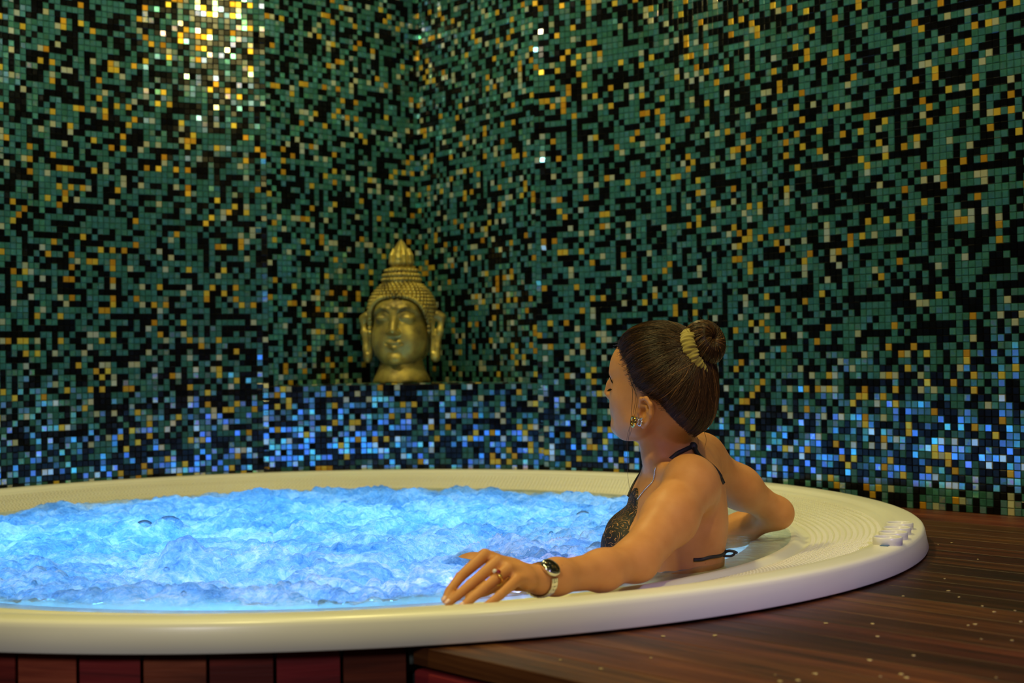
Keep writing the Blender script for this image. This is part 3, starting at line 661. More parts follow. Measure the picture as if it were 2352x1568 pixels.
# ------------------------------------------------------------------ golden head statue on the ledge
def make_statue():
    c = onz(922, 876, LEDGE_Z+.0042); c = at(922, 800, 4.80); c[2] = LEDGE_Z+0.0045
    root = reg(empty('head_statue', c, 'antique gold head statue with closed eyes, beaded hair and flame topknot on the ledge', 'statue'))
    a = math.radians(10); M = np.array([(math.cos(a), -math.sin(a), 0), (-math.sin(a), -math.cos(a), 0), (0, 0, 1)])
    m, nt, b = new_mat('antique_gold'); setp(b, metal=0.6, rough=0.46, spec=0.5)
    geo = N(nt, 'ShaderNodeNewGeometry'); nz = N(nt, 'ShaderNodeTexNoise', i_Scale=16.0, i_Detail=6.0); L(nt, geo.outputs['Position'], nz.inputs['Vector'])
    r = ramp(nt, [(0.30, (.10, .075, .02)), (0.50, (.38, .285, .055)), (0.75, (.64, .50, .10))]); L(nt, nz.outputs[0], r.inputs[0]); L(nt, r.outputs[0], b.inputs['Base Color'])
    n2 = N(nt, 'ShaderNodeTexNoise', i_Scale=140.0, i_Detail=3.0); L(nt, geo.outputs['Position'], n2.inputs['Vector']); bump(nt, b, n2.outputs[0], 0.001, 0.4)
    lo = c+np.array((-.17, -.17, -.01)); hi = c+np.array((.17, .17, .50))
    # face and neck
    S = SDF(M, c)
    S.ell((0, 0, .168), (.093, .100, .118), .02).ell((0, .030, .090), (.056, .058, .042), .04).ell((-.045, .045, .135), (.035, .04, .045), .04).ell((.045, .045, .135), (.035, .04, .045), .04)
    S.ell((0, .02, .245), (.085, .082, .055), .03)
    S.cone((0, .094, .226), (0, .113, .172), .0075, .0125, .016).ell((-.012, .103, .166), (.010, .010, .008), .008).ell((.012, .103, .166), (.010, .010, .008), .008)
    for s in (-1, 1):
        S.chain([(s*.012, .0965, .2300), (s*.022, .0975, .2440), (s*.043, .0900, .2490), (s*.064, .0715, .2420), (s*.078, .054, .228)], [.0025, .0035, .0038, .0030, .002], .010)
        S.ell((s*.041, .0750, .2130), (.026, .0225, .0150), .006)
        S.chain([(s*.017, .0950, .2060), (s*.028, .0950, .2020), (s*.044, .0925, .2015), (s*.064, .0790, .2070)], [.0020, .0034, .0034, .0022], .003, 's')
        S.chain([(s*.016, .0990, .2280), (s*.026, .0985, .2360), (s*.043, .0925, .2385), (s*.064, .0745, .2320)], [.0020, .0032, .0034, .0020], .006, 's')
    S.chain([(-.038, .084, .1365), (-.014, .0980, .1330), (0, .0985, .1305), (.014, .0980, .1330), (.038, .084, .1365)], [.003, .0062, .0058, .0062, .003], .006)
    S.chain([(-.027, .0905, .1205), (0, .0985, .1165), (.027, .0905, .1205)], [.004, .0078, .004], .006)
    S.chain([(-.041, .086, .1340), (-.014, .1050, .1255), (0, .1060, .1245), (.014, .1050, .1255), (.041, .086, .1340)], [.0018, .0026, .0026, .0026, .0018], .003, 's')
    S.ell((0, .088, .078), (.022, .016, .016), .016).ell((0, .1015, .250), (.0045, .004, .0045), .002)
    v, q = surfnet(S, lo, hi, .0030); child('face', mesh('face', relax(v, q, 1, .4), q, m, True), root)
    mb = MB().lathe([(.001, 0), (.092, 0), (.096, .003), (.0955, .009), (.089, .024), (.079, .045), (.072, .066), (.069, .09), (.001, .10)], c, M, 48)
    child('neck', mb.me('neck', m, True), root)
    # beaded hair
    S = SDF(M, c); S.ell((0, -.014, .238), (.112, .112, .110), .02).ell((0, -.03, .15), (.098, .080, .10), .03)
    S.fn(lambda p: np.maximum(((np.abs((p-c) @ M[0])/.0965)**3+(np.abs((p-c) @ M[2]-.160)/.1230)**3)**(1/3)*.09-.09, .004-(p-c) @ M[1]), (0, .06, .16), .16, .004, 's')
    v, q = surfnet(S, lo, hi, .0032); cap = child('hair', mesh('hair', v, q, m, True), root)
    mb = MB(); cc = np.array((0, -.014, .238)); rr = np.array((.1135, .1135, .1115))
    for i in range(3, 19):
        ph = i*.112; nring = max(6, int(2*math.pi*math.sin(ph)*.113/.0150))
        for j in range(nring):
            th = (j+.5*(i % 2))*2*math.pi/nring; p = cc+rr*np.array((math.sin(ph)*math.cos(th), math.sin(ph)*math.sin(th), math.cos(ph)))
            if ((abs(p[0])/.1015)**3+(abs(p[2]-.160)/.1285)**3 < 1 and p[1] > 0) or p[1] < -.07 or p[2] < .165: continue
            mb.ball(p @ M+c, .0072, 8, 6)
    for t in np.linspace(-.46*math.pi, .46*math.pi, 31):       # row of larger beads along the hairline
        x, z = .1005*np.sign(math.sin(t))*abs(math.sin(t))**(2/3), .160+.1275*abs(math.cos(t))**(2/3)
        y = cc[1]+rr[1]*math.sqrt(max(0.02, 1-(x/rr[0])**2-((z-cc[2])/rr[2])**2)); mb.ball(np.array((x, min(y, .094)+.001, z)) @ M+c, .0078, 8, 6)
    for s in (-1, 1):
        for z in np.arange(.170, .235, .0145): mb.ball(np.array((s*.102, .028, z)) @ M+c, .0075, 8, 6)
    child('hair_beads', mb.me('hair_beads', m, True), root, kind='stuff')
    # topknot tiers and flame finial
    k0 = np.array((0, -.012, 0)) @ M+c
    mb = MB().lathe([(.060, .325), (.064, .342), (.064, .349), (.058, .352), (.061, .356), (.061, .365), (.053, .369), (.055, .373), (.053, .382), (.040, .388), (.030, .392), (.001, .394)], k0, M, 40)
    tk = child('topknot', mb.me('topknot', m, True), root); mb = MB()
    for r_, z, n_ in ((.064, .346, 30), (.061, .361, 28), (.0545, .377, 24)):
        for j in range(n_): t = 2*math.pi*j/n_; mb.ball(np.array((r_*math.cos(t), r_*math.sin(t), z)) @ M+k0, .0062, 7, 5)
    child('topknot_beads', mb.me('topknot_beads', m, True), tk)
    S = SDF(M, k0); S.ell((0, 0, .405), (.032, .028, .030), .01).chain([(0, .0, .40), (0, .0, .440), (0, 0, .466), (0, 0, .478)], [.030, .026, .012, .002], .012)
    for j in range(9):
        t = 2*math.pi*j/9+.35; d = np.array((math.cos(t), math.sin(t)))
        S.chain([(*(d*.026), .388), (*(d*.036), .404), (*(d*.035), .428), (*(d*.029), .452)], [.006, .0080, .0070, .002], .0025)
    S.chain([(0, .030, .402), (0, .034, .418), (0, .030, .442), (0, .018, .466)], [.009, .011, .009, .003], .002).ell((0, .036, .404), (.009, .009, .009), .002)
    v, q = surfnet(S, k0+np.array((-.06, -.06, .37)), k0+np.array((.06, .06, .49)), .0022); child('flame_finial', mesh('flame_finial', v, q, m, True), root)
    for s in (-1, 1):
        S = SDF(M, c)
        S.chain([(s*.104, -.005, .205), (s*.122, -.012, .228), (s*.137, -.018, .218), (s*.131, -.010, .170), (s*.122, -.004, .115), (s*.117, .0, .083)], [.010, .011, .011, .010, .011, .0165], .014)
        S.chain([(s*.104, -.002, .20), (s*.110, .0, .15), (s*.110, .002, .10)], [.009, .007, .010], .012)
        S.chain([(s*.119, .012, .205), (s*.117, .012, .150), (s*.114, .014, .105)], [.008, .0065, .005], .005, 's')
        v, q = surfnet(S, lo, hi, .003); child('ear', mesh('ear', relax(v, q, 1, .4), q, m, True), root)
make_statue()

# ------------------------------------------------------------------ the bather
def skin_mat():
    m, nt, b = new_mat('skin'); setp(b, rough=0.48, spec=0.28, sss=0.12, ssss=0.012)
    b.inputs['Subsurface Radius'].default_value = (1.0, 0.35, 0.2)
    geo = N(nt, 'ShaderNodeNewGeometry'); nz = N(nt, 'ShaderNodeTexNoise', i_Scale=28.0, i_Detail=5.0); L(nt, geo.outputs['Position'], nz.inputs['Vector'])
    r = ramp(nt, [(0.3, (.54, .225, .066)), (0.7, (.62, .275, .088))]); L(nt, nz.outputs[0], r.inputs[0])
    vo = N(nt, 'ShaderNodeTexVoronoi', i_Scale=26.0, i_Randomness=1.0); L(nt, geo.outputs['Position'], vo.inputs['Vector'])     # a few moles
    vr = ramp(nt, [(0.020, (.30, .14, .08)), (0.032, (1, 1, 1))]); L(nt, vo.outputs['Distance'], vr.inputs[0])
    mx = N(nt, 'ShaderNodeMix', data_type='RGBA', blend_type='MULTIPLY'); mx.inputs[0].default_value = 0.7; L(nt, r.outputs[0], mx.inputs[6]); L(nt, vr.outputs[0], mx.inputs[7]); L(nt, mx.outputs[2], b.inputs['Base Color'])
    n2 = N(nt, 'ShaderNodeTexNoise', i_Scale=420.0, i_Detail=3.0); L(nt, geo.outputs['Position'], n2.inputs['Vector']); bump(nt, b, n2.outputs[0], 0.0005, 0.35)
    return m
TH_ = math.radians(26)
HM = np.array([(-math.cos(TH_), math.sin(TH_), 0), (-math.sin(TH_), -math.cos(TH_), 0), (0, 0, 1)])
HC = np.array((.266, 2.75, .304))
def hp(F_, L_, Z_): return np.array((F_, L_, Z_)) @ HM+HC
LS = at(1588, 1112, 2.635); LE = at(1462, 1284, 2.44); LW = at(1240, 1332, 2.235)
RS = np.array((.385, 2.950, .190)); RE = at(1786, 1178, 3.10)
PC = np.array((.30, 2.79, 0.0))
TM_ = np.array([(-.993, .11, 0), (-.11, -.993, 0), (0, 0, 1)])
FING = {'index': [at(1113, 1275, 2.200), at(1057, 1325, 2.150), at(1033, 1356, 2.118), at(1022, 1378, 2.100)],
        'middle': [at(1143, 1290, 2.185), at(1081, 1342, 2.132), at(1050, 1368, 2.108), at(1030, 1385, 2.096)],
        'ring': [at(1167, 1307, 2.175), at(1110, 1353, 2.124), at(1081, 1376, 2.104), at(1062, 1392, 2.092)],
        'little': [at(1187, 1332, 2.166), at(1149, 1366, 2.118), at(1126, 1384, 2.102), at(1108, 1396, 2.093)]}
FR = {'index': [.0108, .0086, .0076, .0060], 'middle': [.0110, .0088, .0078, .0062], 'ring': [.0106, .0085, .0075, .0060], 'little': [.0096, .0075, .0066, .0053]}
def body_sdf():
    S = SDF()
    # torso, hips and legs (mostly under water)
    S.frame(TM_, PC)
    S.ell((-.012, 0, .03), (.098, .138, .17), .03).ell((-.030, 0, .115), (.072, .138, .085), .05)
    S.ell((.015, 0, -.14), (.088, .122, .16), .06).ell((.03, 0, -.285), (.105, .158, .11), .06)
    S.ell((-.005, 0, .120), (.052, .100, .055), .05)
    for s in (1, -1):
        S.ell((.076, s*.062, .042), (.050, .055, .056), .035)
        S.ell((-.075, s*.070, .095), (.030, .048, .065), .04)                    # shoulder blade
    S.frame(np.eye(3), (0, 0, 0))
    S.chain([(.245, 2.70, -.29), (-.03, 2.70, -.09), (-.12, 2.74, -.40)], [.080, .052, .038], .04)
    S.chain([(.245, 2.89, -.29), (-.083, 2.88, -.043), (-.17, 2.90, -.40)], [.080, .050, .038], .04)
    # shoulders and neck
    mid = np.array((.338, 2.79, .150))
    S.cone(LS+np.array((.006, .02, -.004)), mid, .044, .056, .04).cone(RS, mid, .046, .056, .04)
    nt_ = at(1528, 985, 2.765); nb = at(1550, 1085, 2.79)
    S.cone(nt_, nb, .0485, .0550, .025)
    S.cone(at(1562, 1062, 2.80), LS+np.array((.012, .05, -.008)), .032, .026, .03).cone(at(1570, 1050, 2.82), RS+np.array((.0, -.03, .015)), .036, .032, .05)
    S.chain([at(1480, 1000, 2.735), at(1507, 1050, 2.735), at(1512, 1085, 2.76)], [.014, .018, .016], .03)          # neck muscle
    S.chain([at(1500, 1092, 2.765), at(1528, 1083, 2.70), at(1562, 1078, 2.65)], [.011, .010, .012], .02)          # collar bone
    # near arm, stretched along the rim
    S.chain([LS, LS*.55+LE*.45+np.array((.004, 0, -.002)), LE], [.0490, .0455, .0365], .03)
    S.ell((LS+np.array((-.004, -.006, .004))), (.044, .046, .050), .015)
    fm = LE*.62+LW*.38+np.array((0, 0, -.006))
    S.chain([LE, fm, LW*.85+LE*.15, LW], [.0335, .0310, .0255, .0228], .025)
    # far arm, elbow propped on the rim behind
    S.chain([RS, RS*.5+RE*.5, RE], [.046, .0400, .0285], .035)
    S.chain([RE, np.array((.50, 3.16, .022)), np.array((.36, 3.15, -.03)), np.array((.24, 3.10, -.07))], [.030, .031, .026, .022], .03)
    S.ell(RE+np.array((.008, .002, -.008)), (.018, .018, .019), .012)
    # near hand
    for k, P in FING.items():
        S.chain([LW+(P[0]-LW)*.10, LW*.45+P[0]*.55, P[0]], [.0165, .0125, FR[k][0]*.98], .010)
    for k, P in FING.items():
        r_ = [x*.93 for x in FR[k]]; S.cone(P[0], P[1], r_[0], r_[1], .0018); S.chain(P[1:], r_[1:], .0012)
        S.ell(P[1], (r_[1]*1.07,)*3, .0012)
    S.chain([LW+np.array((-.005, .010, -.004)), at(1160, 1338, 2.245), at(1110, 1352, 2.235), at(1078, 1372, 2.220)], [.016, .0125, .0100, .0075], .010)
    # head
    S.frame(HM, HC)
    S.ell((-.021, 0, .060), (.0945, .0755, .096), .02).ell((.030, 0, .084), (.0425, .052, .048), .03)
    S.ell((.027, 0, .018), (.0430, .051, .056), .03)
    for s in (1, -1):
        S.chain([(-.012, s*.056, -.004), (.010, s*.050, -.024), (.040, s*.030, -.036), (.058, s*.008, -.034)], [.016, .015, .013, .012], .028)
        S.ell((.033, s*.040, .026), (.022, .018, .022), .03).ell((.026, s*.038, .0), (.026, .018, .025), .03)
        S.ell((.0560, s*.024, .0700), (.0105, .020, .008), .014)
        S.ell((.0740, s*.030, .0540), (.010, .016, .009), .012, 's'); S.ell((.0515, s*.0290, .0470), (.0135, .0150, .0120), .006)
        S.ell((.0800, s*.0095, .0285), (.0085, .0065, .0060), .006)
    S.ell((.0605, 0, -.0275), (.0165, .0180, .0150), .018)
    S.ell((.060, 0, .006), (.020, .026, .018), .02)
    S.chain([(.0775, 0, .066), (.0830, 0, .050), (.0885, 0, .0345)], [.0050, .0062, .0078], .008)
    S.chain([(.062, .022, .0015), (.0745, .010, .0075), (.0785, 0, .0070), (.0745, -.010, .0075), (.062, -.022, .0015)], [.0025, .0048, .0050, .0048, .0025], .004)
    S.chain([(.061, .020, -.0025), (.0725, .008, -.0075), (.0735, 0, -.0080), (.0725, -.008, -.0075), (.061, -.020, -.0025)], [.0025, .0050, .0054, .0050, .0025], .005)
    S.chain([(.060, .024, .0000), (.0790, .008, -.0005), (.0810, 0, -.0005), (.0790, -.008, -.0005), (.060, -.024, .0000)], [.0008, .0012, .0012, .0012, .0008], .0015, 's')
    for s in (1, -1):                                                               # ears
        S.ell((-.020, s*.0765, -.001), (.0150, .0075, .0265), .006, ax=np.array([(.97, s*.22, .10), (-s*.22, .97, 0), (-.10, 0, .97)]))
        S.chain([(-.008, s*.081, .012), (-.013, s*.085, .0245), (-.025, s*.089, .0255), (-.034, s*.090, .014), (-.0335, s*.0885, -.004), (-.026, s*.084, -.019), (-.016, s*.0795, -.0265), (-.010, s*.0775, -.0225)],
                [.0030, .0036, .0038, .0038, .0036, .0040, .0052, .0040], .004)
        S.chain([(-.024, s*.086, .010), (-.0255, s*.0865, .0), (-.021, s*.085, -.010)], [.0026, .0030, .0026], .004)
        S.ell((-.0155, s*.0880, -.0010), (.0085, .0125, .0115), .002, 's'); S.ell((-.0190, s*.0920, .0150), (.0070, .0060, .0055), .003, 's')
        S.ell((-.0060, s*.0800, -.0015), (.0036, .0040, .0055), .004)
    return S
BODY = body_sdf()
person = reg(empty('person', (.29, 2.80, -.42), 'woman with brown hair bun in dark bikini leaning on the tub rim', 'person'))
SKIN = skin_mat()
v, q = surfnet(BODY, (-.24, 2.05, -.46), (.68, 3.26, .50), .0026)
v = relax(v, q, 1, .35)
child('body', mesh('body', v, q, SKIN, True), person)

def to_skin(P, off):
    P = np.asarray(P, float).copy()
    for _ in range(8):
        e = 1e-3; d = BODY.local(P); g = np.stack([(BODY.local(P+np.eye(3)[i]*e)-d)/e for i in range(3)], 1); P -= g*(d-off)[:, None]*.8/np.maximum((g*g).sum(1), .3)[:, None]
    return P
# ---- hair
def hair_mat(name, c0, c1, c2, rough=.34):
    m, nt, b = new_mat(name); setp(b, rough=rough, spec=0.3)
    at_ = N(nt, 'ShaderNodeAttribute', attribute_name='rnd'); r = ramp(nt, [(0.0, c0), (0.55, c1), (1.0, c2)]); L(nt, at_.outputs['Fac'], r.inputs[0]); L(nt, r.outputs[0], b.inputs['Base Color'])
    return m
HAIRCAP = hair_mat('brown_hair_base', (.014, .008, .004), (.070, .033, .013), (.33, .16, .05), .62)
HAIR = hair_mat('brown_hair', (.012, .006, .003), (.075, .033, .012), (.42, .20, .06), .40)
LASH = simple('black_lash', (.006, .004, .003), .8, spec=.1)
EC = np.array((-.017, 0, .060)); EA = np.array((.1125, .0875, .1085))
FLZ = [-.050, -.038, -.005, .020, .036, .050, .086, .118, .135, .150]; FLF = [-.085, -.080, -.055, -.037, -.012, .006, .022, .040, .055, .068]
def fline(z, l): return np.interp(z, FLZ, FLF)+.022*np.clip(1-np.abs(l)/.065, 0, 1)*np.clip((z-.05)/.06, 0, 1)
def cap_base(q):
    u = (q-EC)/EA; k0 = np.linalg.norm(u, axis=1); k1 = np.linalg.norm(u/EA, axis=1); d = k0*(k0-1)/np.maximum(k1, 1e-6)
    nape = (q-np.array((-.062, 0, .0)))/np.array((.060, .060, .068)); n0 = np.linalg.norm(nape, axis=1); return smin(d, (n0-1)*.06, .03)
def cap_fn(p):
    q = (p-HC) @ HM.T; d = cap_base(q)
    side = np.maximum(q[:, 0]-fline(q[:, 2], q[:, 1]), (-.048-q[:, 2]))
    th = np.clip(-side/.03, 0, 1); d = d+(1-th)*.010
    return -smin(-d, -side, .010)
CAP = SDF(HM, HC).fn(cap_fn, (0, 0, .04), .16)
v, q = surfnet(CAP, HC+np.array((-.16, -.16, -.10)), HC+np.array((.16, .16, .20)), .003)
def add_rnd(me, vals):
    a = me.attributes.new('rnd', 'FLOAT', 'POINT'); a.data.foreach_set('value', np.asarray(vals, np.float32)); return me
hair = child('hair', add_rnd(mesh('hair', v, q, HAIRCAP, True), np.full(len(v), .22)), person)
BE = (np.array((-.092, .022, .112))-EC)/EA; BE /= np.linalg.norm(BE)                    # where the hair is gathered
def cap_proj(P, off):
    for _ in range(6):
        e = 1e-3; d = cap_base(P); g = np.stack([(cap_base(P+np.eye(3)[i]*e)-d)/e for i in range(3)], 1); P = P-g*(d-off)[:, None]/np.maximum((g*g).sum(1), .3)[:, None]
    return P
def strands(n, seed, rad, lift, vq):
    rg = np.random.default_rng(seed); PP = []; RR = []; C = []; m = 13; t = np.linspace(0, 1, m)[:, None]
    vq = vq[(vq[:, 1] > -.05) & (cap_base(vq) > -.0135)]; vq = vq[vq[:, 0] < fline(vq[:, 2], vq[:, 1])-.0005]; edge = np.abs(vq[:, 0]-fline(vq[:, 2], vq[:, 1])) < .009; nap = vq[:, 2] < -.030
    pe = np.where(edge | nap)[0]
    while len(PP) < n:
        p = vq[rg.choice(pe)] if rg.random() < .6 else vq[rg.integers(len(vq))]
        d = (p-EC)/EA; d /= np.linalg.norm(d)
        e = BE+rg.normal(0, .10, 3); e /= np.linalg.norm(e); om = math.acos(np.clip(d @ e, -1, 1))
        if om < .15: continue
        U = (np.sin((1-t)*om)*d+np.sin(t*om)*e)/math.sin(om); bow = np.sin(t*math.pi)*rg.normal(0, .035)
        U[:, 2:3] += bow-.06*np.sin(t*math.pi)*(d[2] < .3); U /= np.linalg.norm(U, axis=1)[:, None]
        PP.append(EC+EA*U); RR.append((rad*rg.uniform(.6, 1.3)*np.r_[.5, np.ones(m-2), .8], -.0085*np.clip(1-t[:, 0]*5, 0, 1)+.0004+lift*rg.random()*np.sin(t[:, 0]*math.pi*.9+.1))); C.append(float(np.clip(.30+.55*gnoise(np.array([math.atan2(d[1], d[0])*7]), np.array([d[2]*7]), 21)[0]+rg.normal(0, .17), 0, 1)))
    A = cap_proj(np.concatenate(PP), np.concatenate([r[1] for r in RR])).reshape(n, m, 3) @ HM+HC
    return list(A), [r[0] for r in RR], C
def strand_mesh(name, PP, RR, C, parent, mat=HAIR, n=3, **k):
    mb = MB(); cc = []
    for P, R, c in zip(PP, RR, C): mb.tube(P, R, n, False); cc += [c]*(len(P)*n)
    return child(name, add_rnd(mb.me(name, mat, True), cc), parent, **k)
P_, R_, C_ = strands(5200, 1, .00058, .0050, (v-HC) @ HM.T); strand_mesh('hair_strands', P_, R_, C_, hair, kind='stuff')
# ---- bun
BC = at(1621, 786, 2.695); bax = np.array((.62, -.66, .30)); bax /= np.linalg.norm(bax); BF = frame_from(bax)
mb = MB(); mb.lathe([(r*1.14, z*1.14) for r, z in ((.001, .004), (.006, .009), (.016, .022), (.026, .0215), (.035, .011), (.0375, -.004), (.033, -.020), (.022, -.030), (.001, -.034))], BC, BF, 40)
bun = child('hair_bun', add_rnd(mb.me('hair_bun', HAIR, True), np.full(mb.n, .15)), person)
rg = np.random.default_rng(4); P_, R_, C_ = [], [], []
for i in range(620):
    f0 = rg.random()*6.283; tw = rg.uniform(.7, 1.9); t = np.linspace(0, 1, 13); A = np.radians(235-300*t*rg.uniform(.75, 1)); off = rg.uniform(.98, 1.07)
    rho = 1.14*np.abs(.0175+.0205*off*np.cos(A)); hh = 1.14*(-.004+.0255*off*np.sin(A))
    f = f0+tw*t; P_.append(BC+(rho*np.cos(f))[:, None]*BF[0]+(rho*np.sin(f))[:, None]*BF[1]+hh[:, None]*BF[2]); R_.append(np.full(13, .0008)); C_.append(rg.beta(1.3, 2.4))
for i in range(40):                                                                    # flyaway ends
    f0 = rg.random()*6.283; d = math.cos(f0)*BF[0]+math.sin(f0)*BF[1]; s = BC+d*.039+BF[2]*rg.uniform(-.01, .015); e = s+d*rg.uniform(.006, .016)+rg.normal(0, .006, 3)
    P_.append(spline([s-d*.006, s, (s+e)/2+rg.normal(0, .002, 3), e], 7)); R_.append(np.full(7, .00035)); C_.append(.35)
strand_mesh('bun_strands', P_, R_, C_, bun, kind='stuff')
# ---- scrunchie
sc_m, nt, b = new_mat('olive_velvet'); setp(b, color=(.36, .28, .065), rough=.85, sheen=.3)
geo = N(nt, 'ShaderNodeNewGeometry'); nz = N(nt, 'ShaderNodeTexNoise', i_Scale=90.0, i_Detail=4.0); L(nt, geo.outputs['Position'], nz.inputs['Vector']); bump(nt, b, nz.outputs[0], .002, .6)
SCc = at(1603, 809, 2.695); sax = np.array((.80, -.52, .26)); SF = frame_from(sax); V = []; nu, nv = 220, 24
for i in range(nu):
    f = 2*math.pi*i/nu; R0 = .0370+.0022*math.sin(3*f+.6)
    for j in range(nv):
        g = 2*math.pi*j/nv; mr = .0122*(1+.05*math.sin(13*f+2*g)+.05*math.sin(31*f-2*math.sin(g)+2*math.sin(3*f))+.07*math.sin(7*f+3*g)+.06*math.sin(41*f+g))
        V.append(SCc+(R0+mr*math.cos(g))*(math.cos(f)*SF[0]+math.sin(f)*SF[1])+1.35*mr*math.sin(g)*SF[2])
child('scrunchie', mesh('scrunchie', V, [(i*nv+j, ((i+1) % nu)*nv+j, ((i+1) % nu)*nv+(j+1) % nv, i*nv+(j+1) % nv) for i in range(nu) for j in range(nv)], sc_m, True), person)
# ---- loose strands, lashes, brow
P_, R_, C_ = [], [], []
for k, pts in enumerate(([(1447, 872, 2.69), (1460, 905, 2.672), (1452, 960, 2.665), (1441, 1000, 2.668), (1437, 1045, 2.67)], [(1440, 850, 2.69), (1452, 890, 2.675), (1451, 940, 2.665), (1446, 990, 2.665), (1441, 1030, 2.668), (1442, 1090, 2.67), (1449, 1130, 2.67), (1466, 1148, 2.675)],
                         [(1450, 880, 2.685), (1463, 915, 2.67), (1455, 965, 2.664), (1447, 1000, 2.666)], [(1590, 985, 2.74), (1602, 1005, 2.74), (1604, 1020, 2.74)], [(1640, 940, 2.74), (1652, 955, 2.74), (1655, 962, 2.74)], [(1615, 985, 2.74), (1622, 1008, 2.74), (1618, 1030, 2.74)])):
    P_.append(spline([at(*p) for p in pts], 26)); R_.append(np.linspace(.00055, .0003, 26)); C_.append(.35)
rg = np.random.default_rng(9)
for i in range(90):                                                                      # fine baby hairs along the hairline
    z = rg.uniform(.0, .135); l_ = rg.uniform(.03, .085); f_ = float(fline(z, l_)); s2 = 1-((f_-EC[0])/EA[0])**2-((z-EC[2])/EA[2])**2
    if s2 <= .02: continue
    l_ = EA[1]*math.sqrt(s2)*.925; a = np.array((f_+rg.uniform(0, .008), l_*.985, z)); b_ = a+np.array((-.012, .004, rg.uniform(-.004, .008))); P_.append(spline([hp(*a), hp(*(a*.5+b_*.5+np.array((0, .002, 0)))), hp(*b_)], 6)); R_.append(np.full(6, .0003)); C_.append(.15)
strand_mesh('loose_strands', P_, R_, C_, hair, n=4, kind='stuff')
for s in (1, -1):
    P_, R_, C_ = [], [], []
    for t in np.linspace(0, 1, 24):
        a = np.array((.0655-.010*(t-.35)**2*3-.005*t, s*(.020+.026*t), .0410-.002*t)); A0 = to_skin(hp(*a)[None], .0002)[0]
        b_ = A0+np.array((.0075-.002*t, s*(.001+.004*t), -.0040)) @ HM
        P_.append(spline([A0, (A0+b_)/2+np.array((0, 0, -.0014)), b_], 6)); R_.append(np.linspace(.0007, .0002, 6)); C_.append(.0)
    strand_mesh('eyelashes', P_, R_, C_, person, LASH, kind='stuff')
rg = np.random.default_rng(3)
for s in (1, -1):
    t = rg.random(150); a = np.stack([.0745-.0165*t**1.6, s*(.010+.038*t), .0790-.0225*t+.003*np.sin(t*3.1)+rg.normal(0, .0012, 150)], 1)
    A0 = to_skin(a @ HM+HC, .0003); B0 = to_skin((a+np.stack([-.003-.002*t, s*np.full(150, .005), -.003+0*t], 1)) @ HM+HC, .0009)
    strand_mesh('eyebrow', [np.array([x, (x+y)/2, y]) for x, y in zip(A0, B0)], [np.array([.0005, .0006, .0003])]*150, [.05]*150, person, LASH, kind='stuff')
# ---- bikini
bk, nt, b = new_mat('dark_paisley'); setp(b, rough=.6)
geo = N(nt, 'ShaderNodeNewGeometry'); nz = N(nt, 'ShaderNodeTexNoise', i_Scale=28.0, i_Detail=2.0); L(nt, geo.outputs['Position'], nz.inputs['Vector'])
mxv = N(nt, 'ShaderNodeMix', data_type='RGBA'); mxv.inputs[0].default_value = .05; L(nt, geo.outputs['Position'], mxv.inputs[6]); L(nt, nz.outputs['Color'], mxv.inputs[7])
vo = N(nt, 'ShaderNodeTexVoronoi', i_Scale=30.0); L(nt, mxv.outputs[2], vo.inputs['Vector']); sn = N(nt, 'ShaderNodeMath', operation='MULTIPLY'); sn.inputs[1].default_value = 42.0; L(nt, vo.outputs['Distance'], sn.inputs[0])
si = N(nt, 'ShaderNodeMath', operation='SINE'); L(nt, sn.outputs[0], si.inputs[0]); r = ramp(nt, [(0.74, (.008, .006, .006)), (0.86, (.34, .11, .03)), (0.97, (.55, .27, .07))]); L(nt, si.outputs[0], r.inputs[0])
n3 = N(nt, 'ShaderNodeTexNoise', i_Scale=160.0, i_Detail=2.0); L(nt, geo.outputs['Position'], n3.inputs['Vector']); r3 = ramp(nt, [(.45, (0, 0, 0)), (.55, (1, 1, 1))]); L(nt, n3.outputs[0], r3.inputs[0])
m4 = N(nt, 'ShaderNodeMix', data_type='RGBA'); m4.inputs[6].default_value = (.010, .007, .006, 1); L(nt, r3.outputs[0], m4.inputs[0]); L(nt, r.outputs[0], m4.inputs[7]); L(nt, m4.outputs[2], b.inputs['Base Color'])
def shell_fn(p, f):
    b_ = BODY.local(p); return np.maximum(b_-.0030, np.maximum(f(p), -(b_+.004)))
for s in (1, -1):
    G = SDF(TM_, PC)
    def reg_fn(p, s=s):
        q_ = (p-PC) @ TM_.T
        a = (q_-np.array((.085, s*.062, .030)))/np.array((.062, .064, .068)); c2 = (q_-np.array((.062, s*.050, .095)))/np.array((.045, .040, .060))
        return smin((np.linalg.norm(a, axis=1)-1)*.06, (np.linalg.norm(c2, axis=1)-1)*.042, .03)
    G.fn(lambda p, f=reg_fn: shell_fn(p, f), (.08, s*.06, .05), .12)
    v, q = surfnet(G, PC+np.array((-.20, -.16, -.06)), PC+np.array((.02, .16, .17)), .0030); child('bikini_cup', mesh('bikini_cup', relax(v, q, 1, .4), q, bk, True), person)
BLK = simple('black_cord', (.012, .010, .012), .55)
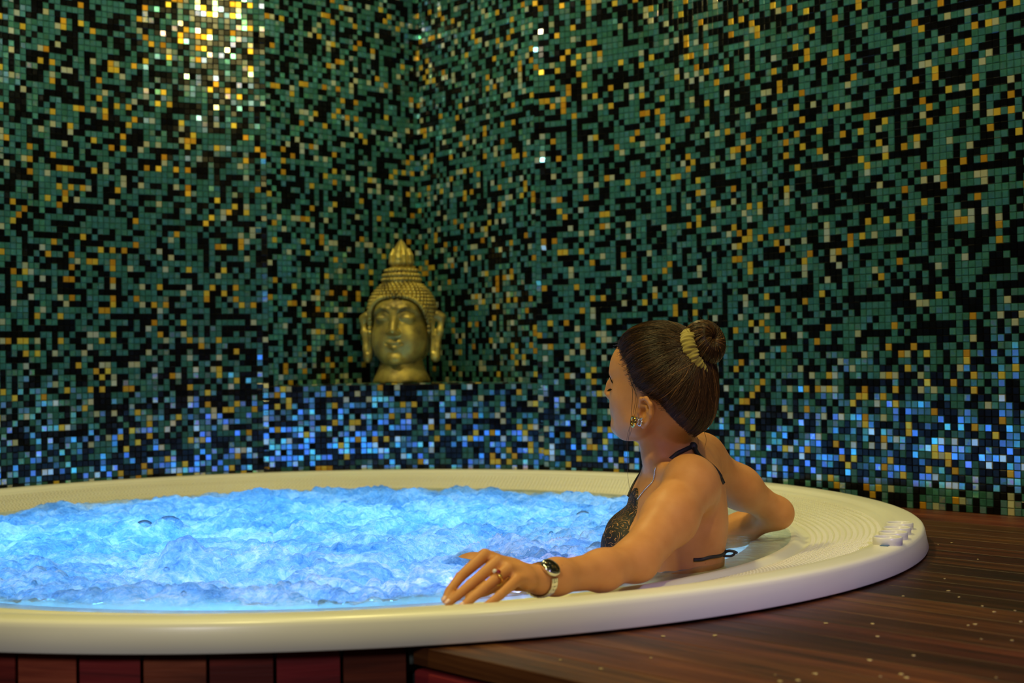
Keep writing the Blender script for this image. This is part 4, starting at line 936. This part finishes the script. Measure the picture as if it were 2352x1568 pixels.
def ribbon(name, pts, w, th, skin=None, n=40, mat=BLK, side=None):
    P = spline([at(*p) if len(p) == 3 else p for p in pts], n)
    if skin is not None:
        P = to_skin(P, skin)
        for _ in range(4): P[1:-1] = .5*P[1:-1]+.25*(P[:-2]+P[2:])
    T = np.gradient(P, axis=0); T /= np.linalg.norm(T, axis=1)[:, None]; mb = MB(); V = []
    for i in range(n):
        nn = np.array((.35, -.9, .25)) if side is None else np.asarray(side); nn = nn-T[i]*(nn @ T[i]); nn /= np.linalg.norm(nn); bb = np.cross(T[i], nn)
        for a, c in ((-1, -1), (1, -1), (1, 1), (-1, 1)): V.append(P[i]+bb*a*w/2+nn*c*th/2)
    F = [(i*4+k, i*4+(k+1) % 4, i*4+4+(k+1) % 4, i*4+4+k) for i in range(n-1) for k in range(4)]+[(0, 1, 2, 3), (n*4-4, n*4-1, n*4-2, n*4-3)]
    mb.add(V, F); return child(name, mb.me(name, mat, True), person)
ribbon('neck_strap', [(1478, 1150, 2.80), (1492, 1122, 2.82), (1503, 1098, 2.82), (1515, 1075, 2.80), (1535, 1060, 2.755), (1555, 1047, 2.735), (1576, 1032, 2.735), (1592, 1024, 2.75)], .0085, .002, .0015)
ribbon('neck_strap', [(1590, 1022, 2.745), (1606, 1040, 2.715), (1622, 1058, 2.695), (1640, 1078, 2.69), (1652, 1092, 2.690), (1660, 1094, 2.690), (1663, 1083, 2.690), (1654, 1076, 2.690), (1636, 1066, 2.694), (1612, 1042, 2.712), (1594, 1024, 2.742)], .0075, .0018, .0035)
ribbon('neck_strap', [(1592, 1022, 2.745), (1612, 1050, 2.708), (1632, 1076, 2.694), (1646, 1096, 2.700), (1655, 1113, 2.708)], .0068, .0018, .0022)
child('strap_knot', MB().ball(at(1592, 1026, 2.742), (.009, .008, .010), 12, 8).me('strap_knot', BLK, True), person)
ribbon('back_tie', [(1659, 1176, 2.80), (1661, 1195, 2.80), (1662, 1215, 2.80), (1662, 1238, 2.80)], .0060, .0018)
ribbon('back_tie', [(1590, 1284, 2.66), (1610, 1283, 2.665), (1632, 1276, 2.675), (1648, 1270, 2.70), (1662, 1262, 2.74)], .0065, .0018, .0012)
ribbon('back_tie', [(1652, 1272, 2.72), (1664, 1276, 2.715), (1680, 1276, 2.715), (1688, 1269, 2.715), (1678, 1265, 2.715), (1664, 1268, 2.717), (1654, 1271, 2.72)], .0045, .0016)
ribbon('back_tie', [(1654, 1270, 2.72), (1672, 1264, 2.715), (1686, 1266, 2.712), (1694, 1270, 2.712)], .0045, .0016)
# ---- jewellery
GOLD = simple('gold', (.85, .55, .14), .16, metal=1.0); SILV = simple('silver', (.78, .76, .70), .16, metal=1.0); DIAL = simple('dark_dial', (.012, .014, .010), .12)
P = to_skin(spline([at(*p) for p in ((1518, 1080, 2.70), (1506, 1094, 2.70), (1495, 1108, 2.70), (1484, 1128, 2.71), (1474, 1148, 2.72), (1464, 1162, 2.74))], 60), .0013); mb = MB()
for p in P: mb.ball(p, .0014, 6, 4)
child('necklace', mb.me('necklace', SILV, True), person, label='fine silver bead necklace')
def hoop(name, c, ax, R, r, mat, twist=0, n=40):
    A = frame_from(ax); V = []; k = 10
    for i in range(n):
        f = 2*math.pi*i/n
        for j in range(k):
            g = 2*math.pi*j/k; rr = r*(1+twist*math.sin(9*f+2*g)); V.append(np.asarray(c)+(R+rr*math.cos(g))*(math.cos(f)*A[0]+math.sin(f)*A[1])+rr*math.sin(g)*A[2])
    return child(name, mesh(name, V, [(i*k+j, ((i+1) % n)*k+j, ((i+1) % n)*k+(j+1) % k, i*k+(j+1) % k) for i in range(n) for j in range(k)], mat, True), person)
eo = hp(-.0115, .0855, -.0335)
hoop('earring', at(1455, 968, 2.664), (.96, .28, -.05), .0088, .0030, GOLD)
hoop('earring', at(1463, 966, 2.664), (.93, .35, -.1), .0062, .0016, SILV, .35)
hoop('earring', at(1470, 969, 2.665), (.90, .40, -.1), .0062, .0017, SILV, .35)
child('ear_stud', MB().ball(at(1474, 961, 2.660), .0024, 10, 8).me('ear_stud', SILV, True), person)
# ring on the ring finger
rp = FING['ring'][0]*.52+FING['ring'][1]*.48; ra = FING['ring'][1]-FING['ring'][0]
rg_ = hoop('finger_ring', rp, ra, .0103, .0014, GOLD)
fr_ = frame_from(ra); up_ = np.array((-.25, -.75, .62)); up_ -= fr_[2]*(up_ @ fr_[2]); up_ /= np.linalg.norm(up_); sd = np.cross(fr_[2], up_)
for nm, off, r, mt in (('gem', sd*-.0028+up_*.0125-fr_[2]*.0015, .0036, simple('red_gem', (.25, .004, .02), .08)), ('pearl', sd*.0042+up_*.0110-fr_[2]*.0015, .0036, simple('pearl', (.82, .78, .66), .15)), ('gold_bead', sd*-.0075+up_*.0085+fr_[2]*.002, .0032, GOLD)):
    o = child(nm, MB().ball(rp+off, r, 12, 8).me(nm, mt, True), rg_); o.matrix_parent_inverse = PINV['person']; o.parent = person if False else rg_; o.matrix_parent_inverse = Matrix()
# wrist watch
wc_ = LW*.985+LE*.015; wa = LE-LW; WF = frame_from(wa); up_ = np.array((.05, -.80, .60)); up_ -= WF[2]*(up_ @ WF[2]); up_ /= np.linalg.norm(up_); sd = np.cross(WF[2], up_)
WOF = .020
for _ in range(6): WOF -= BODY.local((wc_+up_*WOF)[None])[0]-.0035
watch = child('wrist_watch', MB().lathe([(.001, -.004), (.0150, -.004), (.0165, -.002), (.0168, .0025), (.0158, .0040), (.0140, .0048), (.0132, .0046)], wc_+up_*WOF, np.array([WF[2], sd, up_]) , 40).me('wrist_watch', SILV, True), person, label='steel wrist watch on linked bracelet')
def wpart(name, me): o = child(name, me, watch); o.matrix_parent_inverse = Matrix(); return o
wpart('dial', MB().lathe([(.0136, .0), (.0134, .0012), (.001, .0016)], wc_+up_*(.0030+WOF), np.array([WF[2], sd, up_]), 32).me('dial', DIAL, True))
mb = MB()
for k in range(12): t = 2*math.pi*k/12; mb.box(wc_+up_*(.0047+WOF)+.0108*(math.cos(t)*WF[2]+math.sin(t)*sd), (.0014, .0004, .0003), np.array([math.cos(t)*WF[2]+math.sin(t)*sd, -math.sin(t)*WF[2]+math.cos(t)*sd, up_]))
for t, l_ in ((.5, .0085), (2.2, .006)): mb.box(wc_+up_*(.0050+WOF)+l_/2*(math.cos(t)*WF[2]+math.sin(t)*sd), (l_/2, .0005, .0003), np.array([math.cos(t)*WF[2]+math.sin(t)*sd, -math.sin(t)*WF[2]+math.cos(t)*sd, up_]))
wpart('watch_hands', mb.me('watch_hands', GOLD))
nl = 22
for i in range(nl):
    f = math.radians(38)+(i+.5)*math.radians(284)/nl; d = math.cos(f)*up_+math.sin(f)*sd; tg = -math.sin(f)*up_+math.cos(f)*sd
    dd = wc_+d*.010
    for _ in range(7): dd = dd-d*(BODY.local(dd[None])[0]-.0022)
    mb = MB()
    for a in (-1, 0, 1): mb.box(dd+WF[2]*a*.0049, (.0023, .0034 if a else .0030, .0017 if a == 0 else .0014), np.array([WF[2], tg, d]), .0006)
    wpart('link', mb.me('link', SILV))
# finger nails
NAIL = simple('nail', (.78, .48, .40), .15)
for k, P in FING.items():
    t_ = P[3]-P[2]; t_ /= np.linalg.norm(t_); u_ = np.array((-.35, -.55, .75)); u_ -= t_*(u_ @ t_); u_ /= np.linalg.norm(u_)
    child('finger_nail', MB().ball(P[3]+u_*FR[k][3]*.70+t_*.001, (.0062, .0042, .0022), 12, 8, np.array([t_, np.cross(u_, t_), u_])).me('finger_nail', NAIL, True), person)
